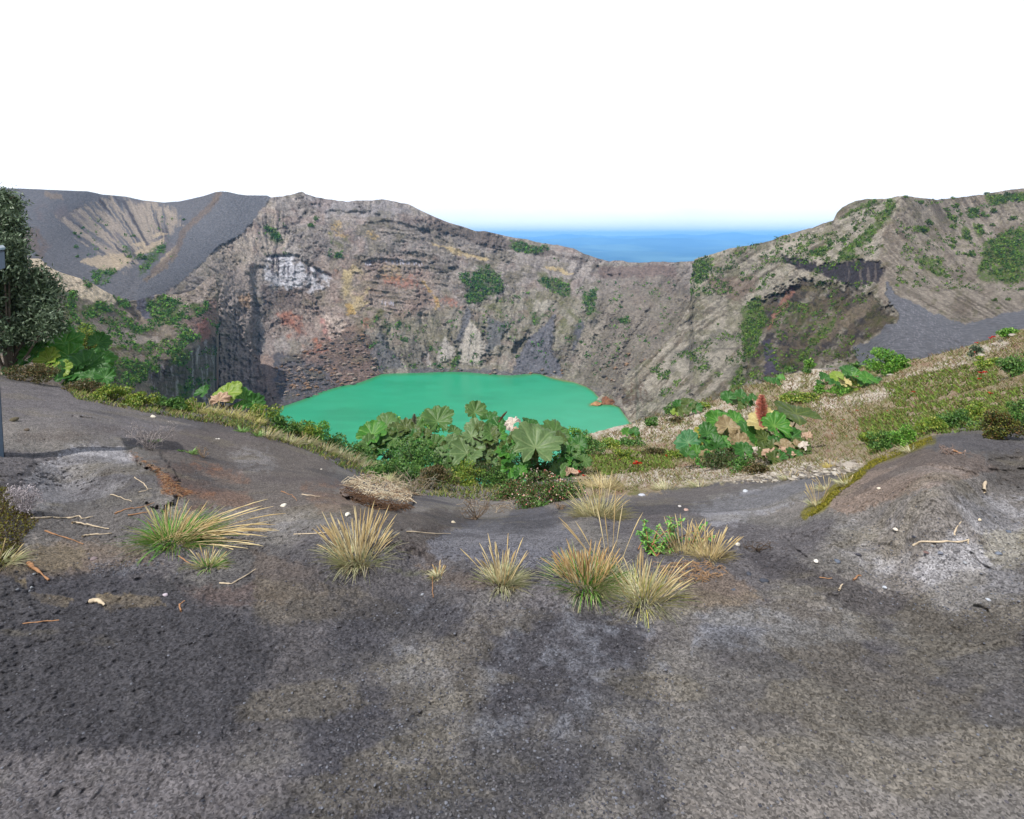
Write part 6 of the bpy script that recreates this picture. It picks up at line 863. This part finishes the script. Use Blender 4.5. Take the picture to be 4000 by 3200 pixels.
# ------------------------------------------------------------------ sign post at the left edge
m_paint = mat_attr('painted_metal', rough=0.45, spec=0.4, nscale=20, namt=.1, attr=False, color=tuple(A(58, 74, 92))); m_pn = mat_attr('sign_face', rough=0.3, spec=0.5, nscale=20, namt=.05, attr=False, color=tuple(A(84, 108, 124)))
pb = at(12, 1787); Dp = pb.y; sg = empty('information_sign', pb, 'dark blue-grey sign box on a slanting post at the far left edge', 'sign'); sg.location = pb
def hexa(name, c8, mat, parent):
    f = [(0, 3, 2, 1), (4, 5, 6, 7), (0, 1, 5, 4), (1, 2, 6, 5), (2, 3, 7, 6), (3, 0, 4, 7)]; import bmesh
    me = bpy.data.meshes.new(name); me.from_pydata([tuple(Vector(c) - parent.location) for c in c8], [], f); bm = bmesh.new(); bm.from_mesh(me); bmesh.ops.bevel(bm, geom=bm.edges[:], offset=.004, segments=2, affect='EDGES'); bm.to_mesh(me); bm.free(); me.materials.append(mat); ob = bpy.data.objects.new(name, me); COL.objects.link(ob); ob.parent = parent; return ob
B_ = lambda x, y, dd: tuple(P3(np.array(float(x)), np.array(float(y)), Dp + dd).tolist())
hexa('post', [B_(-22, 1795, 0), B_(18, 1792, 0), B_(18, 1792, .07), B_(-22, 1795, .07), B_(-62, 1080, 0), B_(-26, 1080, 0), B_(-26, 1080, .07), B_(-62, 1080, .07)], m_paint, sg)
hexa('sign_box', [B_(-130, 1100, .0), B_(22, 1048, -.02), B_(22, 1038, .3), B_(-130, 1080, .3), B_(-130, 1000, 0), B_(19, 978, -.02), B_(12, 968, .3), B_(-130, 985, .3)], m_paint, sg)
hexa('cover_plate', [B_(-133, 998, -.02), B_(22, 976, -.03), B_(14, 966, .32), B_(-133, 983, .32), B_(-133, 990, -.02), B_(22, 966, -.03), B_(14, 957, .32), B_(-133, 975, .32)], m_pn, sg)

# ------------------------------------------------------------------ scrub on the far slopes
def surf(XX, YY, VV, x, y):
    """points of a sheet at photograph positions (vector)"""
    j = np.clip(np.searchsorted(XX[XX.shape[0] // 2], x), 0, XX.shape[1] - 1); out = np.empty((len(x), 3)); ok = np.zeros(len(x), bool)
    for i in range(len(x)):
        c = YY[:, j[i]]; k = np.searchsorted(c, y[i]); ok[i] = 0 < k < len(c); out[i] = VV[min(k, len(c) - 1), j[i]]
    return out, ok
def scrub(name, XX, YY, VV, polys, dens, size, cols, label, extra=()):
    pts = []
    for pl in polys:
        p = np.array(pl, float); lo, hi = p.min(0) - 8, p.max(0) + 8; n = int((hi - lo).prod() * dens); q = RN.uniform(lo, hi, (n, 2)); q2 = q + 10 * np.stack([fbm(q[:, 0] / 30, q[:, 1] / 30, 3, 1), fbm(q[:, 0] / 30, q[:, 1] / 30, 3, 2)], 1)
        k = inside(q2[:, 0], q2[:, 1], pl) & (fbm(q[:, 0] / 14, q[:, 1] / 11, 3, 3) + .8 * fbm(q[:, 0] / 60, q[:, 1] / 40, 3, 7) > -.1); pts.append(q[k])
    for (x0, x1, y0f, y1f, n) in extra:
        x = RN.uniform(x0, x1, n); y = RN.uniform(0, 1, n); y = y0f(x) * (1 - y) + y1f(x) * y; k = fbm(x / 50, y / 30, 4, 9) > .12; pts.append(np.stack([x[k], y[k]], 1))
    q = np.concatenate(pts); P_, ok = surf(XX, YY, VV, q[:, 0], q[:, 1]); P_ = P_[ok]; n = len(P_); L8 = 9
    s_ = size * P_[:, 1] / F * RN.uniform(.5, 1.5, n); C = np.repeat(P_, L8, 0) + RN.normal(size=(n * L8, 3)) * np.repeat(s_, L8)[:, None] * .42 + np.array([0, -.2, .5]) * np.repeat(s_, L8)[:, None] * .7
    m = MB(); m.add(*leafquads(C, np.repeat(s_, L8) * .75, .8, np.repeat(mixcols(n, cols), L8, 0), jit=.16)); o = m.build(name, M_scrub, None, smooth=False); tag(o, label, 'scrub', None, 'stuff')
SG = [A(74, 120, 46), A(56, 96, 40), A(106, 146, 58), A(96, 114, 60)]; SGR = [A(92, 128, 46), A(66, 100, 38), A(112, 142, 54), A(98, 106, 56), A(58, 84, 36)]
lin_f = lambda a, b: (lambda x: np.interp(x, [a[0], b[0]], [a[1], b[1]]))
scrub('wall_scrub', X1, Y1, V1, veg1, .035, 7, SG, 'green scrub clinging to the far crater wall', extra=[(1400, 2300, lin_f((1400, 1250), (2300, 1100)), lin_f((1400, 1440), (2300, 1440)), 900), (1000, 1300, lin_f((1000, 850), (1300, 850)), lin_f((1000, 1000), (1300, 1000)), 150), (2300, 2650, lin_f((2300, 1100), (2650, 1100)), lin_f((2300, 1480), (2650, 1300)), 260), (300, 700, lin_f((300, 850), (700, 850)), lin_f((300, 1080), (700, 1000)), 160)])
scrub('flank_scrub', X2, Y2, V2, veg2, .035, 9, SG, 'green scrub patches on the left crater flank', extra=[(150, 840, lin_f((150, 1180), (840, 1250)), lin_f((150, 1480), (840, 1560)), 4200)])
scrub('ridge_scrub', X3, Y3, V3, vegr, .045, 6.5, SGR, 'green scrub over the right-hand ridge and hill', extra=[(2700, 3450, lin_f((2700, 1020), (3450, 800)), lin_f((2720, 1200), (3450, 1000)), 2800), (2540, 3400, lin_f((2540, 1440), (3400, 1000)), lin_f((2540, 1560), (3400, 1420)), 4200), (3500, 4200, lin_f((3500, 790), (4200, 750)), lin_f((3500, 1120), (4200, 1150)), 2600)])
HS = [(3532, 772, 30, 'dark bush standing on the pointed top of the right-hand hill'), (3720, 776, 22, 'bush on the skyline in the dip of the right-hand hill'), (3850, 752, 22, 'skyline bush near the top right corner'), (3588, 792, 34, 0), (3722, 806, 38, 0), (3690, 822, 30, 0), (3705, 850, 46, 0), (3800, 826, 44, 0), (3838, 845, 42, 0), (3788, 850, 30, 0), (3876, 830, 36, 0), (3748, 840, 22, 0), (3622, 876, 42, 0), (3602, 900, 44, 0), (3716, 888, 38, 0), (3775, 912, 36, 0), (3775, 930, 34, 0), (3822, 890, 36, 0), (3835, 910, 32, 0), (3952, 858, 38, 0), (3870, 880, 26, 0), (3720, 945, 34, 0),
  (3715, 965, 28, 0), (3790, 1000, 44, 0), (3770, 995, 26, 0), (3745, 1080, 24, 0), (3658, 1136, 16, 'single dark bush on the bare lower slope of the right-hand hill'), (3620, 860, 0, 0), (3880, 1172, 28, 0), (3932, 1172, 24, 0), (3500, 1114, 16, 0), (3725, 1122, 20, 0), (3895, 1205, 16, 0), (3960, 1100, 26, 0), (3990, 1130, 30, 0)]
V1r = V1
def farbush(XX, YY, VV, x, y, w, lb, group, cols, n=260, name='bush'):
    P_, ok = surf(XX, YY, VV, np.array([float(x)]), np.array([float(y)])); p = P_[0]; sc = p[1] / F; W_ = w * sc; pts = clump_points(n, W_, W_ * .8, W_ * .7, 9, .3, int(x + y)) + p - [0, .15 * W_, .12 * W_]; m = MB(); m.add(*leafquads(pts, W_ * .13, .7, mixcols(n, cols))); r = empty(name, Vector(p.tolist()), lb, 'bush', group); m.build('foliage', M_scrub, r, smooth=False)
    t_ = MB(); 
    for i in range(4): t_.tube([p - [0, 0, .1 * W_], (p + pts[i]) / 2, pts[i]], [.02 * W_, .015 * W_, .006 * W_], (.09, .07, .05), 4)
    t_.build('stem', M_wood, r)
OW = 'leftmost,second,third,fourth,fifth,sixth,seventh,eighth,ninth,tenth,eleventh,twelfth,thirteenth,fourteenth,fifteenth,sixteenth,seventeenth,eighteenth,nineteenth,twentieth,twenty-first,twenty-second,twenty-third,twenty-fourth,twenty-fifth,twenty-sixth,twenty-seventh,twenty-eighth,twenty-ninth,thirtieth,thirty-first,thirty-second'.split(',')
def ordinals(lst, phrase):
    k = sorted([t for t in lst if t[2] and not t[3]], key=lambda t: t[0]); return [(t[0], t[1], t[2], t[3] or (OW[k.index(t)] + (' from the left' if k.index(t) else '') + phrase)) for t in lst if t[2]]
for x, y, w, lb in ordinals(HS, ' of the rounded green bushes on the right-hand hill slope'):
    if w: farbush(X3, Y3, V3, x, y, w, lb or 'rounded green bush on the slope of the right-hand hill', 'bushes on the right-hand hill', SGR)
for x, y, w, lb in ordinals([(2950, 957, 16, 'dark bush on the skyline where the right ridge starts to climb'), (2826, 985, 14, 'lower skyline bush on the right ridge'), (2975, 1006, 16, 0), (2930, 1090, 34, 0), (2900, 1095, 26, 0), (2806, 1268, 18, 0), (2985, 1110, 24, 0), (3020, 1075, 26, 0), (3188, 1070, 28, 'light green bush just below the dark cliff band'), (3230, 1012, 22, 0), (3240, 960, 30, 0), (3290, 940, 40, 0), (3340, 900, 40, 0), (3120, 955, 26, 0), (3180, 930, 26, 0), (3290, 1170, 26, 0), (3310, 1190, 30, 0), (3370, 1150, 20, 0), (3170, 1330, 30, 0), (3030, 1150, 24, 0), (3030, 1170, 20, 0), (2710, 1340, 14, 0), (2575, 1370, 14, 0)], ' of the green bushes on the right ridge face above the lake'):
    farbush(X3, Y3, V3, x, y, w, lb or 'green bush on the ridge slope above the crater\'s right side', 'bushes on the right ridge', SGR)
for x, y, w, lb in ordinals([(290, 915, 24, 'upper round bush on the grey ash of the left hill'), (308, 928, 18, 'small bush right below the upper round one on the left hill'), (294, 968, 26, 'middle round bush on the grey ash of the left hill'), (300, 1005, 20, 'lower small bush on the grey ash of the left hill'), (522, 922, 22, 'flat bush among the pale gullies of the left hill'), (720, 860, 18, 'lone bush beside the track on the ash cone'), (555, 1010, 44, 'dark round bush at the lower end of the green strip'), (1320, 1000, 36, 'dark green bush in the cleft of the upper crater wall'), (1210, 880, 34, 'olive bush under the crater\'s highest point'), (1235, 860, 30, 'green tuft just above the olive bush in the upper wall'), (2430, 1255, 44, 'dark green bush midway up the far right crater wall'), (2290, 1190, 30, 0), (2300, 1225, 26, 0), (2420, 1200, 20, 0), (2020, 1395, 24, 0), (2270, 1335, 20, 0), (2165, 1010, 14, 0), (2180, 1020, 12, 0), (1880, 1120, 30, 0)], ' of the small green bushes on the far crater wall'):
    farbush(X1, Y1, V1, x, y, w, lb or 'green bush on the far crater wall', 'bushes on the far crater wall', SG)
for x, y, w, lb in [(625, 1165, 26, 'grey-green bush at the top of the scrub patch by the ash chute'), (420, 1408, 22, 'dark small bush on the left flank'), (298, 1140, 14, 'tiny bush on the pale rock of the left flank'), (770, 1215, 40, 'green bush near the cliff edge of the left flank'), (690, 1375, 40, 'green bush low on the left flank above the cliff'), (650, 1230, 44, 'dense bush in the large green patch of the left flank')]:
    farbush(X2, Y2, V2, x, y, w, lb, 'bushes on the left flank', SG)
# rock spit in the lake and boulders of the talus
sp, ok = surf(X3, Y3, V3, np.array([2420.0]), np.array([1560.0])); 
for i, (x, y, w, f_, c, lb) in enumerate([(2330, 1580, 46, .45, A(196, 150, 104), 'ochre rock spit reaching into the lake'), (2375, 1572, 80, .5, A(150, 104, 76), 'brown rock at the root of the ochre spit'), (2420, 1560, 90, .55, A(96, 80, 72), 'dark rock behind the ochre spit')]):
    d = lk(y); p = P3(np.array(float(x)), np.array(float(y)), d); rr = w / 2 / F * d; V, Fc = rock_mesh(rr, 80 + i, f_, 4); V = V + rr * .12 * fbm(V[:, 0] / rr * 2 + i, V[:, 2] / rr * 3 + V[:, 1] / rr, 4, 5)[:, None]; cc = np.repeat(np.array(c)[None], len(V), 0) * (1 + .35 * fbm(V[:, 0] / rr * 3, V[:, 2] / rr * 3, 3, 8)[:, None]); o = fastmesh('lake_rock', V + p, Fc, M_far, None, cc); o['label'] = lb; o['category'] = 'rock'
V0, F0 = rock_mesh(1, 5, .8, 1)
q = []; 
for pl, n in (([(1060, 1440), (1300, 1290), (1420, 1300), (1490, 1450), (1400, 1500), (1200, 1570)], 700), ([(1100, 1400), (1300, 1430), (1330, 1500), (1200, 1540), (1060, 1560)], 250), ([(1650, 1440), (2250, 1440), (2200, 1480), (1700, 1450)], 60), ([(2280, 1480), (2500, 1350), (2600, 1400), (2450, 1560)], 120)):
    p_ = np.array(pl, float); lo, hi = p_.min(0), p_.max(0); a = RN.uniform(lo, hi, (n * 3, 2)); a = a[inside(a[:, 0], a[:, 1], pl)][:n]; q.append(a)
q = np.concatenate(q); P_, ok = surf(X1, Y1, V1, q[:, 0], q[:, 1]); P_ = P_[ok]; n = len(P_); s_ = .5 + 2.2 * RN.uniform(0, 1, n) ** 4; V = V0[None] * s_[:, None, None] * RN.uniform(.7, 1.3, (n, 1, 3)) + P_[:, None]
o = fastmesh('talus_boulders', V.reshape(-1, 3), (F0[None] + (np.arange(n) * len(V0))[:, None, None]).reshape(-1, 3), M_far, None, np.repeat(mixcols(n, [A(130, 116, 108), A(170, 154, 142), A(100, 94, 92), A(160, 130, 104)]), len(V0), 0), smooth=False); tag(o, 'broken boulders strewn over the talus left above the lake', 'boulders', None, 'stuff')
